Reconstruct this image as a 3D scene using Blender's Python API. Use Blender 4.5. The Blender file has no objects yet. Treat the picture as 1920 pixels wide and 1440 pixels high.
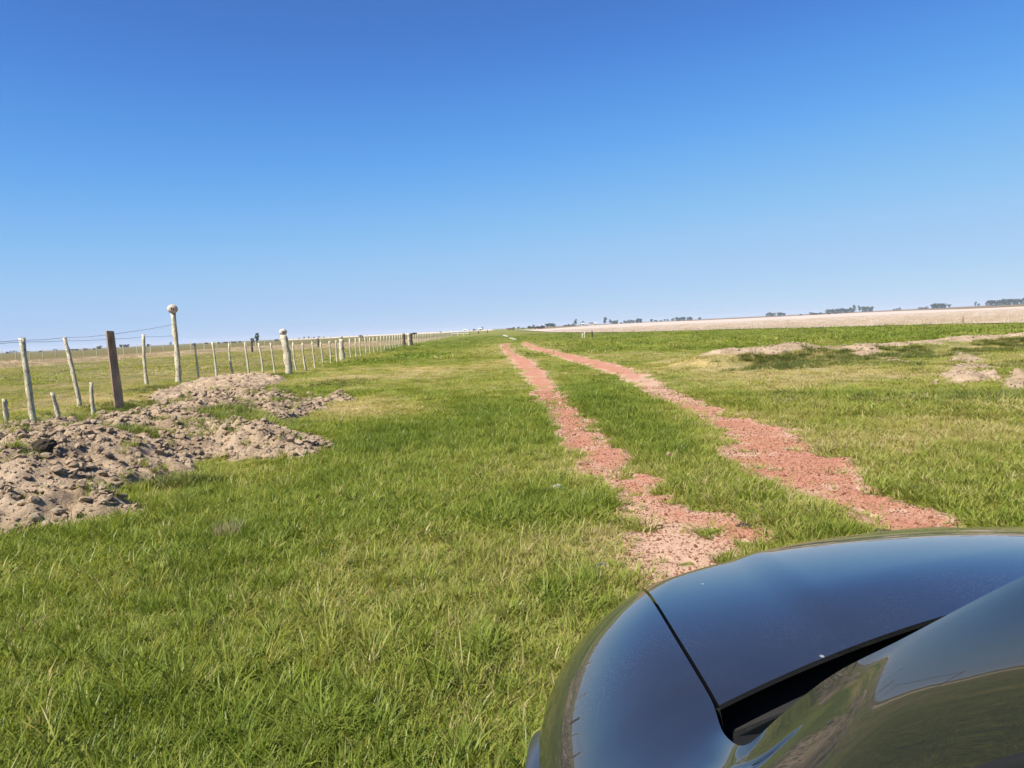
import bpy, math, random
import numpy as np
from mathutils import Vector

random.seed(7); RNG = np.random.default_rng(11)
scn = bpy.context.scene
COL = scn.collection

# ------------------------------------------------------------------ camera
F = 1450.0; CAMH = 1.5                       # focal length in photo pixels, eye height in metres
HZ0, HZ1 = 661.0, 569.0                      # horizon at the left / right border of the 1920 px photo
A_ROLL = math.atan((HZ0 - HZ1) / 1920)
A_PITCH = math.atan((720 - (HZ0 + HZ1) / 2) * math.cos(A_ROLL) / F)
FWD = np.array([0, math.cos(A_PITCH), -math.sin(A_PITCH)])
_r0 = np.array([1.0, 0, 0]); _u0 = np.cross(_r0, FWD)
RIGHT = _r0 * math.cos(A_ROLL) - _u0 * math.sin(A_ROLL)
UP = _u0 * math.cos(A_ROLL) + _r0 * math.sin(A_ROLL)
CAM = np.array([0, 0, CAMH])
def gp(px, py, z=0.0):
    "photo pixel -> point on the level z"
    v = FWD + RIGHT * (px - 960) / F - UP * (py - 720) / F
    t = (z - CAMH) / v[2]
    return CAM + v * t
def at_dist(px, py, dist):
    v = FWD + RIGHT * (px - 960) / F - UP * (py - 720) / F
    return CAM + v * (dist / v[1])
cam_data = bpy.data.cameras.new('camera'); cam = bpy.data.objects.new('camera', cam_data)
COL.objects.link(cam); scn.camera = cam
from mathutils import Matrix
cam.matrix_world = Matrix(((RIGHT[0], UP[0], -FWD[0], 0), (RIGHT[1], UP[1], -FWD[1], 0), (RIGHT[2], UP[2], -FWD[2], CAMH), (0, 0, 0, 1)))
cam_data.sensor_width = 36; cam_data.lens = F / 1920 * 36
cam_data.clip_start = 0.02; cam_data.clip_end = 30000

# ------------------------------------------------------------------ sky, sun, exposure
SUN_EL = math.radians(50); SUN_AZ = math.radians(230)      # azimuth clockwise from +Y: from the left, a little behind
SUN_DIR = Vector((math.sin(SUN_AZ) * math.cos(SUN_EL), math.cos(SUN_AZ) * math.cos(SUN_EL), math.sin(SUN_EL)))
world = bpy.data.worlds.new('World'); scn.world = world; world.use_nodes = True
wn = world.node_tree; bg = wn.nodes['Background']
sky = wn.nodes.new('ShaderNodeTexSky'); sky.sky_type = 'NISHITA'; sky.sun_disc = False
sky.sun_elevation = SUN_EL; sky.sun_rotation = SUN_AZ
sky.altitude = 0; sky.air_density = 0.9; sky.dust_density = 0.0; sky.ozone_density = 10.0
# soft shoulder on the sky's radiance, as a camera's tone curve gives it (a function of brightness only)
SKS = 0.154
sc1 = wn.nodes.new('ShaderNodeVectorMath'); sc1.operation = 'SCALE'; sc1.inputs['Scale'].default_value = SKS
crv = wn.nodes.new('ShaderNodeRGBCurve'); crv.mapping.use_clip = False
for ci_, pts_ in enumerate(([(0, 0), (.11, .062), (.17, .118), (.27, .235), (.43, .355), (.65, .425), (1, .53)], [(0, 0), (.25, .203), (.35, .333), (.51, .485), (.70, .572), (.85, .60), (1, .64)], [(0, 0), (.54, .57), (.70, .765), (.86, .865), (.94, .875), (1, .88)])):
    cu_ = crv.mapping.curves[ci_]
    while len(cu_.points) < len(pts_): cu_.points.new(.5, .5)
    for p_, q_ in zip(cu_.points, pts_): p_.location = q_
crv.mapping.update()
sc2 = wn.nodes.new('ShaderNodeVectorMath'); sc2.operation = 'SCALE'; sc2.inputs['Scale'].default_value = 1 / SKS
wn.links.new(sky.outputs[0], sc1.inputs[0]); wn.links.new(sc1.outputs[0], crv.inputs['Color']); wn.links.new(crv.outputs[0], sc2.inputs[0]); wn.links.new(sc2.outputs[0], bg.inputs[0]); bg.inputs[1].default_value = 0.076
sun_d = bpy.data.lights.new('sun', 'SUN'); sun = bpy.data.objects.new('sun', sun_d); COL.objects.link(sun)
sun_d.energy = 4.9; sun_d.angle = math.radians(0.55); sun_d.color = (1.0, 0.95, 0.87)
sun.rotation_euler = (-SUN_DIR).to_track_quat('-Z', 'Y').to_euler(); sun.location = (0, 0, 60)
vs = scn.view_settings; vs.view_transform = 'Standard'; vs.look = 'None'; vs.gamma = 1.0; vs.exposure = 1.02
vs.use_curve_mapping = False
scn.render.engine = 'CYCLES'
cy = scn.cycles; cy.use_denoising = True; cy.max_bounces = 7; cy.diffuse_bounces = 3; cy.glossy_bounces = 3
cy.transmission_bounces = 5; cy.transparent_max_bounces = 6; cy.volume_bounces = 0
cy.sample_clamp_indirect = 6.0
try: cy.denoising_input_passes = 'RGB_ALBEDO_NORMAL'; cy.denoising_prefilter = 'ACCURATE'
except Exception: pass

# ------------------------------------------------------------------ helpers
def tag(o, label=None, cat=None, group=None, kind=None):
    if label: o['label'] = label
    if cat: o['category'] = cat
    if group: o['group'] = group
    if kind: o['kind'] = kind
    return o
def empty(name, loc=(0, 0, 0), rz=0.0):
    o = bpy.data.objects.new(name, None); COL.objects.link(o)
    o.location = tuple(float(c) for c in loc); o.rotation_euler = (0, 0, rz); o.empty_display_size = 0.2
    return o
def mesh_data(name, verts, faces, mat=None, smooth=False):
    me = bpy.data.meshes.new(name)
    verts = np.asarray(verts, float)
    if isinstance(faces, np.ndarray):
        n, k = faces.shape
        me.vertices.add(len(verts)); me.vertices.foreach_set('co', verts.astype(np.float32).ravel())
        me.loops.add(n * k); me.loops.foreach_set('vertex_index', faces.astype(np.int32).ravel())
        me.polygons.add(n); me.polygons.foreach_set('loop_start', np.arange(0, n * k, k, dtype=np.int32))
        try: me.polygons.foreach_set('loop_total', np.full(n, k, dtype=np.int32))
        except Exception: pass
        me.update(calc_edges=True); me.validate()
    else:
        me.from_pydata([tuple(map(float, v)) for v in verts], [], [tuple(int(i) for i in f) for f in faces]); me.update()
    if smooth: me.polygons.foreach_set('use_smooth', np.ones(len(me.polygons), dtype=bool))
    if mat: me.materials.append(mat)
    return me
def obj(name, me, parent=None, loc=(0, 0, 0)):
    o = bpy.data.objects.new(name, me); COL.objects.link(o); o.location = tuple(float(c) for c in loc)
    if parent: o.parent = parent
    return o
def mobj(name, verts, faces, mat, parent=None, smooth=False, loc=(0, 0, 0)):
    return obj(name, mesh_data(name, verts, faces, mat, smooth), parent, loc)
def fattr(me, name, vals):
    a = me.attributes.new(name, 'FLOAT', 'POINT'); a.data.foreach_set('value', np.asarray(vals, np.float32).ravel())
def cattr(me, name, rgb):
    a = me.attributes.new(name, 'FLOAT_COLOR', 'POINT')
    rgba = np.concatenate([rgb, np.ones((len(rgb), 1))], 1); a.data.foreach_set('color', rgba.astype(np.float32).ravel())
class MB:
    "collects simple shapes, builds one mesh"
    def __init__(s): s.v = []; s.f = []
    def add(s, v, f):
        b = len(s.v); s.v += [tuple(map(float, p)) for p in v]; s.f += [tuple(int(i) + b for i in q) for q in f]
    def box(s, c, sz, rz=0.0, taper=1.0):
        cx, cy_, cz = c; x, y, z = [a / 2 for a in sz]; ca, sa = math.cos(rz), math.sin(rz); P = []
        for k in (-1, 1):
            t = 1.0 if k < 0 else taper
            for i, j in ((-1, -1), (1, -1), (1, 1), (-1, 1)):
                a, b = i * x * t, j * y * t; P.append((cx + a * ca - b * sa, cy_ + a * sa + b * ca, cz + k * z))
        s.add(P, [(3, 2, 1, 0), (4, 5, 6, 7), (0, 1, 5, 4), (1, 2, 6, 5), (2, 3, 7, 6), (3, 0, 4, 7)])
    def tube(s, pts, rad, n=6):
        pts = [Vector(p) for p in pts]; rad = [rad] * len(pts) if not hasattr(rad, '__len__') else rad
        P = []; m = len(pts)
        for i, p in enumerate(pts):
            d = (pts[min(i + 1, m - 1)] - pts[max(i - 1, 0)]).normalized()
            a = d.orthogonal() if abs(d.z) < .9 else Vector((1, 0, 0)) - d * d.x
            a.normalize(); b = d.cross(a)
            for k in range(n):
                w = 2 * math.pi * k / n; P.append(p + (a * math.cos(w) + b * math.sin(w)) * rad[i])
        f = [(i * n + k, i * n + (k + 1) % n, (i + 1) * n + (k + 1) % n, (i + 1) * n + k) for i in range(m - 1) for k in range(n)]
        f += [tuple(range(n - 1, -1, -1)), tuple((m - 1) * n + k for k in range(n))]
        s.add(P, f)
    def build(s, name, mat, parent=None, smooth=False, loc=(0, 0, 0)):
        return mobj(name, s.v, s.f, mat, parent, smooth, loc)
def grid_faces(nr, nc, off=0, wrap=False):
    i, j = np.meshgrid(np.arange(nr - 1), np.arange(nc if wrap else nc - 1), indexing='ij')
    a = i * nc + j; b = i * nc + (j + 1) % nc
    return (np.stack([a, b, b + nc, a + nc], -1).reshape(-1, 4) + off).astype(np.int32)
def copy_tree(o, parent=None):
    c = o.copy(); COL.objects.link(c)
    if parent: c.parent = parent
    for ch in list(o.children): copy_tree(ch, c)
    return c

def _h(ix, iy, seed):
    h = (ix.astype(np.int64) * 374761393 + iy.astype(np.int64) * 668265263 + seed * 974634777) & 0xffffffff
    h = ((h ^ (h >> 13)) * 1274126177) & 0xffffffff
    h = ((h ^ (h >> 16)) * 2246822519) & 0xffffffff
    return (h ^ (h >> 15)) / 4294967296.0
def vnoise(x, y, seed=0):
    x = np.asarray(x, float); y = np.asarray(y, float); ix = np.floor(x); iy = np.floor(y); fx = x - ix; fy = y - iy
    fx = fx * fx * (3 - 2 * fx); fy = fy * fy * (3 - 2 * fy)
    a = _h(ix, iy, seed); b = _h(ix + 1, iy, seed); c = _h(ix, iy + 1, seed); d = _h(ix + 1, iy + 1, seed)
    return (a * (1 - fx) + b * fx) * (1 - fy) + (c * (1 - fx) + d * fx) * fy
def fbm(x, y, seed=0, oct=4, gain=.5):
    s = 0; a = 1; t = 0
    for k in range(oct):
        s = s + a * vnoise(x * 2 ** k + 17.3 * k, y * 2 ** k - 9.1 * k, seed + k); t += a; a *= gain
    return s / t
def sstep(a, b, x):
    t = np.clip((np.asarray(x, float) - a) / (b - a), 0, 1); return t * t * (3 - 2 * t)
def poly_sd(poly, x, y):
    "signed distance, positive inside"
    x = np.asarray(x, float); y = np.asarray(y, float); P = np.asarray(poly, float)
    d = np.full(x.shape, 1e9); ins = np.zeros(x.shape, bool)
    for k in range(len(P)):
        ax, ay = P[k]; bx, by = P[(k + 1) % len(P)]; ex, ey = bx - ax, by - ay
        t = np.clip(((x - ax) * ex + (y - ay) * ey) / (ex * ex + ey * ey + 1e-12), 0, 1)
        d = np.minimum(d, np.hypot(x - ax - t * ex, y - ay - t * ey))
        cond = ((ay > y) != (by > y)); xi = ax + (y - ay) * ex / (ey if abs(ey) > 1e-9 else 1e-9)
        ins ^= cond & (x < xi)
    return np.where(ins, d, -d)
def line_d(pts, x, y):
    d = np.full(np.shape(x), 1e9)
    for (ax, ay), (bx, by) in zip(pts[:-1], pts[1:]):
        ex, ey = bx - ax, by - ay; t = np.clip(((x - ax) * ex + (y - ay) * ey) / (ex * ex + ey * ey), 0, 1)
        d = np.minimum(d, np.hypot(x - ax - t * ex, y - ay - t * ey))
    return d

# ------------------------------------------------------------------ materials
def new_mat(name):
    m = bpy.data.materials.new(name); m.use_nodes = True; nt = m.node_tree; nt.nodes.clear()
    out = nt.nodes.new('ShaderNodeOutputMaterial'); return m, nt, out
def nd(nt, typ, **kw):
    n = nt.nodes.new(typ)
    for k, v in kw.items():
        if k.startswith('i_'): n.inputs[k[2:].replace('_', ' ')].default_value = v
        else: setattr(n, k, v)
    return n
def ramp(nt, fac, stops, interp='LINEAR'):
    r = nt.nodes.new('ShaderNodeValToRGB'); r.color_ramp.interpolation = interp
    e = r.color_ramp.elements
    while len(e) < len(stops): e.new(0.5)
    for el, (p, c) in zip(e, stops): el.position = p; el.color = (*c, 1) if len(c) == 3 else c
    if fac is not None: nt.links.new(fac, r.inputs[0])
    return r
def mix(nt, a, b, fac, blend='MIX'):
    m = nt.nodes.new('ShaderNodeMix'); m.data_type = 'RGBA'; m.blend_type = blend
    for s, v in ((0, fac), (6, a), (7, b)):
        if hasattr(v, 'is_output'): nt.links.new(v, m.inputs[s])
        else: m.inputs[s].default_value = v if s == 0 else ((*v, 1) if len(v) == 3 else v)
    return m.outputs[2]
def noise(nt, scale, detail=4, rough=.55, vec=None, dist=0.0):
    n = nt.nodes.new('ShaderNodeTexNoise'); n.inputs['Scale'].default_value = scale; n.inputs['Detail'].default_value = detail
    n.inputs['Roughness'].default_value = rough; n.inputs['Distortion'].default_value = dist
    if vec is not None: nt.links.new(vec, n.inputs['Vector'])
    return n
def objco(nt): return nt.nodes.new('ShaderNodeTexCoord').outputs['Object']
def mapped(nt, vec, scale):
    m = nt.nodes.new('ShaderNodeMapping'); m.inputs['Scale'].default_value = scale; nt.links.new(vec, m.inputs['Vector']); return m.outputs[0]
def bump(nt, height, strength=.5, dist=.05):
    b = nt.nodes.new('ShaderNodeBump'); b.inputs['Strength'].default_value = strength; b.inputs['Distance'].default_value = dist
    nt.links.new(height, b.inputs['Height']); return b.outputs[0]
def principled(nt, out, color, rough=.8, normal=None, metallic=0.0, spec=.3, **kw):
    p = nt.nodes.new('ShaderNodeBsdfPrincipled')
    if hasattr(color, 'is_output'): nt.links.new(color, p.inputs['Base Color'])
    else: p.inputs['Base Color'].default_value = (*color, 1)
    if hasattr(rough, 'is_output'): nt.links.new(rough, p.inputs['Roughness'])
    else: p.inputs['Roughness'].default_value = rough
    p.inputs['Metallic'].default_value = metallic; p.inputs['Specular IOR Level'].default_value = spec
    for k, v in kw.items(): p.inputs[k.replace('_', ' ')].default_value = v
    if normal is not None: nt.links.new(normal, p.inputs['Normal'])
    nt.links.new(p.outputs[0], out.inputs[0]); return p
def speckled(name, c1, c2, scale=8, rough=.85, bstr=.4, bdist=.02, stretch=None, c3=None, spec=.2):
    "two-colour noisy material with fine relief"
    m, nt, out = new_mat(name); v = objco(nt)
    if stretch: v = mapped(nt, v, stretch)
    n1 = noise(nt, scale, 6, .6, v); n2 = noise(nt, scale * 5.3, 4, .6, v)
    c = ramp(nt, n1.outputs[0], [(.3, c1), (.68, c2)]).outputs[0]
    if c3: c = mix(nt, c, c3, ramp(nt, n2.outputs[0], [(.51, (0, 0, 0)), (.64, (1, 1, 1))]).outputs[0])
    principled(nt, out, c, rough, bump(nt, n2.outputs[0], bstr, bdist), spec=spec); return m
def plain(name, c, rough=.5, metallic=0.0, spec=.5, **kw):
    m, nt, out = new_mat(name); n = noise(nt, 30, 3, .5, objco(nt))
    col = mix(nt, tuple(x * .85 for x in c), tuple(min(1, x * 1.15) for x in c), n.outputs[0])
    principled(nt, out, col, rough, None, metallic, spec, **kw); return m

def mat_ground():
    m, nt, out = new_mat('pasture_ground'); co = objco(nt)
    base = nd(nt, 'ShaderNodeAttribute', attribute_name='col').outputs['Color']
    n1 = noise(nt, 1.3, 6, .62, co); n2 = noise(nt, 14, 5, .65, co); n3 = noise(nt, .11, 5, .6, mapped(nt, co, (.55, 1, 1)))
    c = mix(nt, base, mix(nt, base, (1.75, 1.55, 1.5), 1, 'MULTIPLY'), ramp(nt, n1.outputs[0], [(.42, (0, 0, 0)), (.72, (1, 1, 1))]).outputs[0])
    c = mix(nt, c, mix(nt, c, (.55, .62, .5), 1, 'MULTIPLY'), ramp(nt, n2.outputs[0], [(.42, (0, 0, 0)), (.62, (1, 1, 1))]).outputs[0])
    c = mix(nt, c, mix(nt, c, (1.45, 1.2, 1.15), 1, 'MULTIPLY'), ramp(nt, n3.outputs[0], [(.45, (0, 0, 0)), (.65, (1, 1, 1))]).outputs[0])
    principled(nt, out, c, .95, bump(nt, n2.outputs[0], .6, .06), spec=.05); return m
def mat_grass(name, stops, trans=.42):
    m, nt, out = new_mat(name)
    t = nd(nt, 'ShaderNodeAttribute', attribute_name='tint', attribute_type='INSTANCER').outputs['Fac']
    r = nd(nt, 'ShaderNodeAttribute', attribute_name='rnd').outputs['Fac']
    a = nd(nt, 'ShaderNodeMath', operation='MULTIPLY_ADD'); a.inputs[1].default_value = .34; a.inputs[2].default_value = -.17
    nt.links.new(r, a.inputs[0])
    s = nd(nt, 'ShaderNodeMath', operation='ADD', use_clamp=True); nt.links.new(t, s.inputs[0]); nt.links.new(a.outputs[0], s.inputs[1])
    c = ramp(nt, s.outputs[0], stops).outputs[0]
    d = nd(nt, 'ShaderNodeBsdfDiffuse'); tr = nd(nt, 'ShaderNodeBsdfTranslucent'); g = nd(nt, 'ShaderNodeBsdfGlossy', i_Roughness=.38)
    nt.links.new(c, d.inputs[0]); nt.links.new(mix(nt, c, (1.15, 1.1, .6), 1, 'MULTIPLY'), tr.inputs[0])
    m1 = nd(nt, 'ShaderNodeMixShader'); m1.inputs[0].default_value = trans
    nt.links.new(d.outputs[0], m1.inputs[1]); nt.links.new(tr.outputs[0], m1.inputs[2])
    m2 = nd(nt, 'ShaderNodeMixShader'); m2.inputs[0].default_value = .008
    nt.links.new(m1.outputs[0], m2.inputs[1]); nt.links.new(g.outputs[0], m2.inputs[2])
    nt.links.new(m2.outputs[0], out.inputs[0]); return m
def mat_dirt():
    m, nt, out = new_mat('red_gravel_dirt'); co = objco(nt)
    pale = nd(nt, 'ShaderNodeAttribute', attribute_name='pale').outputs['Fac']
    n1 = noise(nt, 1.1, 7, .7, co); n2 = noise(nt, 45, 5, .7, co); n3 = noise(nt, 9, 5, .6, co)
    red = ramp(nt, n2.outputs[0], [(.3, (.22, .095, .062)), (.5, (.37, .170, .104)), (.72, (.47, .245, .158))]).outputs[0]
    tan = ramp(nt, n2.outputs[0], [(.3, (.27, .17, .11)), (.5, (.42, .27, .18)), (.72, (.53, .365, .255))]).outputs[0]
    f = nd(nt, 'ShaderNodeMath', operation='ADD'); nt.links.new(pale, f.inputs[0]); nt.links.new(n1.outputs[0], f.inputs[1])
    c = mix(nt, red, tan, ramp(nt, f.outputs[0], [(.50, (0, 0, 0)), (.80, (1, 1, 1))]).outputs[0])
    c = mix(nt, c, (.10, .055, .035), ramp(nt, n3.outputs[0], [(.66, (0, 0, 0)), (.76, (.38, .38, .38))]).outputs[0])
    principled(nt, out, c, .95, bump(nt, n2.outputs[0], .7, .02), spec=.1); return m
def mat_earth():
    m, nt, out = new_mat('dry_clay_earth'); co = objco(nt)
    n1 = noise(nt, 2.0, 6, .65, co); n2 = noise(nt, 22, 6, .7, co)
    c = ramp(nt, n1.outputs[0], [(.3, (.255, .18, .112)), (.5, (.365, .268, .175)), (.7, (.46, .35, .238))]).outputs[0]
    c = mix(nt, c, (.17, .115, .075), ramp(nt, n2.outputs[0], [(.56, (0, 0, 0)), (.72, (.7, .7, .7))]).outputs[0])
    principled(nt, out, c, .97, bump(nt, n2.outputs[0], 1.0, .05), spec=.05); return m
def mat_pebble(name, stops):
    m, nt, out = new_mat(name)
    t = nd(nt, 'ShaderNodeAttribute', attribute_name='tint', attribute_type='INSTANCER').outputs['Fac']
    n = noise(nt, 9, 4, .6, objco(nt))
    c = ramp(nt, t, stops).outputs[0]; c = mix(nt, c, mix(nt, c, (.6, .58, .55), 1, 'MULTIPLY'), n.outputs[0])
    principled(nt, out, c, .95, bump(nt, n.outputs[0], .6, .03), spec=.1); return m
def mat_paint():
    m, nt, out = new_mat('dark_car_paint'); co = objco(nt)
    dust = noise(nt, 3.5, 5, .6, co); fine = noise(nt, 260, 2, .5, co)
    f = nd(nt, 'ShaderNodeMath', operation='MULTIPLY'); nt.links.new(ramp(nt, dust.outputs[0], [(.4, (0, 0, 0)), (.75, (1, 1, 1))]).outputs[0], f.inputs[0])
    nt.links.new(ramp(nt, fine.outputs[0], [(.45, (0, 0, 0)), (.7, (1, 1, 1))]).outputs[0], f.inputs[1])
    k = nd(nt, 'ShaderNodeMath', operation='MULTIPLY'); nt.links.new(f.outputs[0], k.inputs[0]); k.inputs[1].default_value = .10
    col = mix(nt, (.014, .0145, .0145), (.24, .21, .16), k.outputs[0])
    vo = nd(nt, 'ShaderNodeTexVoronoi'); vo.inputs['Scale'].default_value = 9; nt.links.new(mapped(nt, co, (1, .6, 1)), vo.inputs['Vector'])
    col = mix(nt, col, (.26, .25, .23), ramp(nt, vo.outputs['Distance'], [(.015, (1, 1, 1)), (.032, (0, 0, 0))]).outputs[0])
    rg = ramp(nt, dust.outputs[0], [(.3, (.12, .12, .12)), (.8, (.22, .22, .22))]).outputs[0]
    p = principled(nt, out, col, .35, None, 0.0, .15)
    p.inputs['Coat Weight'].default_value = 1.0; p.inputs['Coat Roughness'].default_value = .012; p.inputs['Coat IOR'].default_value = 2.05
    return m
M = {}
M['ground'] = mat_ground(); M['dirt'] = mat_dirt(); M['earth'] = mat_earth()
GREEN = [(0.0, (.108, .152, .023)), (.3, (.196, .245, .036)), (.55, (.280, .285, .060)), (.8, (.37, .31, .13)), (1.0, (.46, .375, .20))]
M['grass'] = mat_grass('grass_blades', GREEN)
M['weed'] = mat_grass('dark_weeds', [(0, (.070, .100, .020)), (.5, (.135, .155, .038)), (1, (.26, .225, .088))], .25)
M['straw'] = mat_grass('dry_stalks', [(0, (.30, .23, .145)), (1, (.50, .405, .30))], .2)
M['pebble'] = mat_pebble('red_pebbles', [(0, (.22, .095, .068)), (.5, (.35, .16, .098)), (.9, (.43, .23, .15)), (1, (.48, .40, .33))])
M['clod'] = mat_pebble('clay_clods', [(0, (.26, .185, .118)), (.4, (.36, .265, .175)), (1, (.46, .355, .245))])
M['post'] = speckled('lichened_wood', (.32, .26, .17), (.64, .59, .44), 7, .9, .6, .02, (1, 1, .35), (.16, .12, .08))
M['pale_post'] = speckled('bleached_stake_wood', (.36, .33, .22), (.56, .52, .38), 6, .9, .4, .01, (1, 1, .3))
M['brown_post'] = speckled('weathered_brown_wood', (.19, .125, .085), (.36, .25, .175), 6, .9, .7, .03, (1, 1, .12))
M['dark_post'] = speckled('dark_old_wood', (.045, .036, .028), (.12, .095, .07), 8, .9, .5, .02, (1, 1, .3))
M['grey_post'] = speckled('thin_grey_wood', (.30, .28, .2), (.46, .43, .33), 5, .9, .3, .01)
M['wire'] = plain('fence_wire', (.16, .16, .16), .5, .6)
M['mud'] = speckled('dried_mud', (.36, .29, .23), (.56, .47, .38), 12, .95, .7, .02)
M['hole'] = plain('nest_hole', (.03, .022, .016), .95)
M['bark'] = speckled('bark', (.09, .07, .05), (.2, .16, .12), 4, .9)
M['white'] = speckled('whitewash', (.5, .49, .45), (.68, .67, .63), 3, .9, .2)
M['roof'] = speckled('sheet_roof', (.16, .13, .12), (.26, .22, .2), 3, .6, .2)
M['cow'] = speckled('dark_hide', (.012, .010, .009), (.035, .025, .02), 3, .8, .1)
M['cow2'] = speckled('brown_hide', (.07, .035, .02), (.13, .07, .04), 3, .8, .1)
M['stone'] = speckled('grey_stone', (.20, .19, .17), (.42, .40, .36), 14, .9, .7, .02)
M['redstone'] = speckled('pinkish_stone', (.24, .13, .09), (.40, .24, .18), 14, .9, .6, .02)
M['dung'] = speckled('dark_dung', (.05, .037, .028), (.13, .10, .075), 18, .95, .9, .03)
def mat_leaf(name, c1, c2):
    m, nt, out = new_mat(name); n = noise(nt, .8, 4, .6, objco(nt)); c = ramp(nt, n.outputs[0], [(.35, c1), (.7, c2)]).outputs[0]
    principled(nt, out, c, .8, spec=.1); return m
M['leaf'] = mat_leaf('tree_leaves', (.020, .038, .014), (.055, .085, .028))
M['leaf2'] = mat_leaf('scrub_leaves', (.05, .06, .025), (.10, .10, .045))
M['paint'] = mat_paint()
M['archp'] = plain('satin_dark_trim', (.03, .035, .045), .25, 0, .8)
M['black'] = plain('black_plastic', (.012, .012, .013), .45, 0, .4)
M['rubber'] = plain('black_rubber', (.008, .008, .008), .7, 0, .3)
M['rim'] = plain('wheel_metal', (.35, .35, .36), .35, .9)
M['lens'] = plain('lamp_lens', (.55, .57, .6), .08, .6)
M['chrome'] = plain('bright_metal', (.6, .6, .62), .15, 1.0)
def mat_glass():
    m, nt, out = new_mat('tinted_glass'); p = principled(nt, out, (.01, .014, .014), .03, None, 0, .8); return m
M['glass'] = mat_glass()

# ------------------------------------------------------------------ lie of the land
RUT_L = [(650, 938, 955), (660, 945, 963), (680, 964, 1000), (700, 980, 1026), (720, 994, 1036), (750, 1012, 1062), (780, 1036, 1100), (800, 1047, 1120),
         (820, 1062, 1140), (850, 1082, 1185), (880, 1106, 1212), (910, 1136, 1245), (940, 1162, 1290), (970, 1172, 1385), (1000, 1178, 1440), (1040, 1190, 1465), (1080, 1196, 1440)]
RUT_R = [(650, 985, 1004), (660, 1015, 1050), (670, 1046, 1090), (680, 1086, 1140), (690, 1112, 1172), (700, 1150, 1202), (720, 1184, 1252), (740, 1222, 1292),
         (760, 1266, 1332), (780, 1302, 1382), (800, 1340, 1432), (820, 1362, 1500), (840, 1356, 1540), (860, 1376, 1590), (880, 1402, 1610), (900, 1442, 1622),
         (920, 1492, 1645), (940, 1542, 1692), (960, 1584, 1760), (990, 1640, 1812)]
def rut_edges(tab):
    a = []
    for r, x0, x1 in tab:
        p = gp((x0 + x1) / 2, r); q0 = gp(x0, r); q1 = gp(x1, r); a.append((p[1], q0[0], q1[0]))
    a.sort(); return np.array(a)
EL, ER = rut_edges(RUT_L), rut_edges(RUT_R)
EL = np.concatenate([[(-6, 1.1, 1.75), (2, .75, 1.5)], EL]); ER = np.concatenate([[(-6, 3.0, 3.7), (2, 2.6, 3.35)], ER])
def rut_raw(x, y):
    o = np.full(np.shape(x), -9.0)
    for E_ in (EL, ER):
        e0 = np.interp(y, E_[:, 0], E_[:, 1]); e1 = np.interp(y, E_[:, 0], E_[:, 2])
        o = np.maximum(o, np.minimum(x - e0, e1 - x))
    return np.where(y > 78, -9, o)
def rut_mask(x, y):
    amp = .34 + .006 * np.clip(y, 0, 60)
    m = rut_raw(x, y) + amp * (fbm(x / .33, y / .5, 31, 4, .6) - .5) * 1.5 + .05
    m = m - .6 * np.clip(fbm(x / .22, y / .28, 57, 3) - .57, 0, 1) * 4 * np.clip(1 - y / 30, .2, 1)      # tufts left standing in the rut
    return m
# earth thrown up on the left
def W(pxs, z=0.0): return [tuple(gp(a, b, z)[:2]) for a, b in pxs]
_front = W([(-260, 1030), (-120, 1015), (0, 1000), (120, 985), (235, 962), (262, 925), (330, 893), (385, 862), (430, 868), (585, 858), (602, 838), (560, 800), (600, 760), (640, 736)])
_back = [(x - .1, y + .9) for x, y in W([(628, 733), (560, 728), (430, 738), (330, 750), (230, 768), (130, 800), (0, 818), (-140, 835), (-260, 850)], .3)]
MOUND = _front + _back
MOUND2 = W([(285, 750), (296, 728), (375, 713), (500, 702), (527, 708), (455, 727), (400, 740), (335, 756)], .08)
MOUND2 = [(x, y) for x, y in MOUND2]
GPATCH = [(480, 800, .75, 1.2), (430, 790, .5, .8), (250, 845, .35, .35), (150, 852, .35, .4), (90, 850, .3, .3), (300, 835, .3, .3), (545, 745, .6, .8), (330, 895, .5, .5), (60, 940, .12, .12), (370, 745, .8, 1.0), (470, 725, .7, 1.0)]
def patches(x, y):
    g = 0
    for a, b, rx, ry in GPATCH:
        p = gp(a, b, .15); g = np.maximum(g, np.exp(-((x - p[0]) / rx) ** 2 - ((y - p[1]) / ry) ** 2))
    return g
CREST = W([(1345, 663), (1400, 659), (1450, 656), (1530, 648), (1600, 645), (1640, 642), (1730, 637), (1800, 632), (1860, 628), (1930, 625), (2150, 615)], .4)
RPATCH = [W([(1765, 714), (1795, 692), (1770, 664), (1800, 655), (1850, 672), (1875, 705), (1845, 714)], .05), W([(1885, 724), (1893, 697), (1925, 688), (2040, 684), (2060, 716), (1960, 730)], .05),
          W([(1590, 662), (1640, 660), (1700, 668), (1720, 676), (1640, 672)], .1)]
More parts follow.
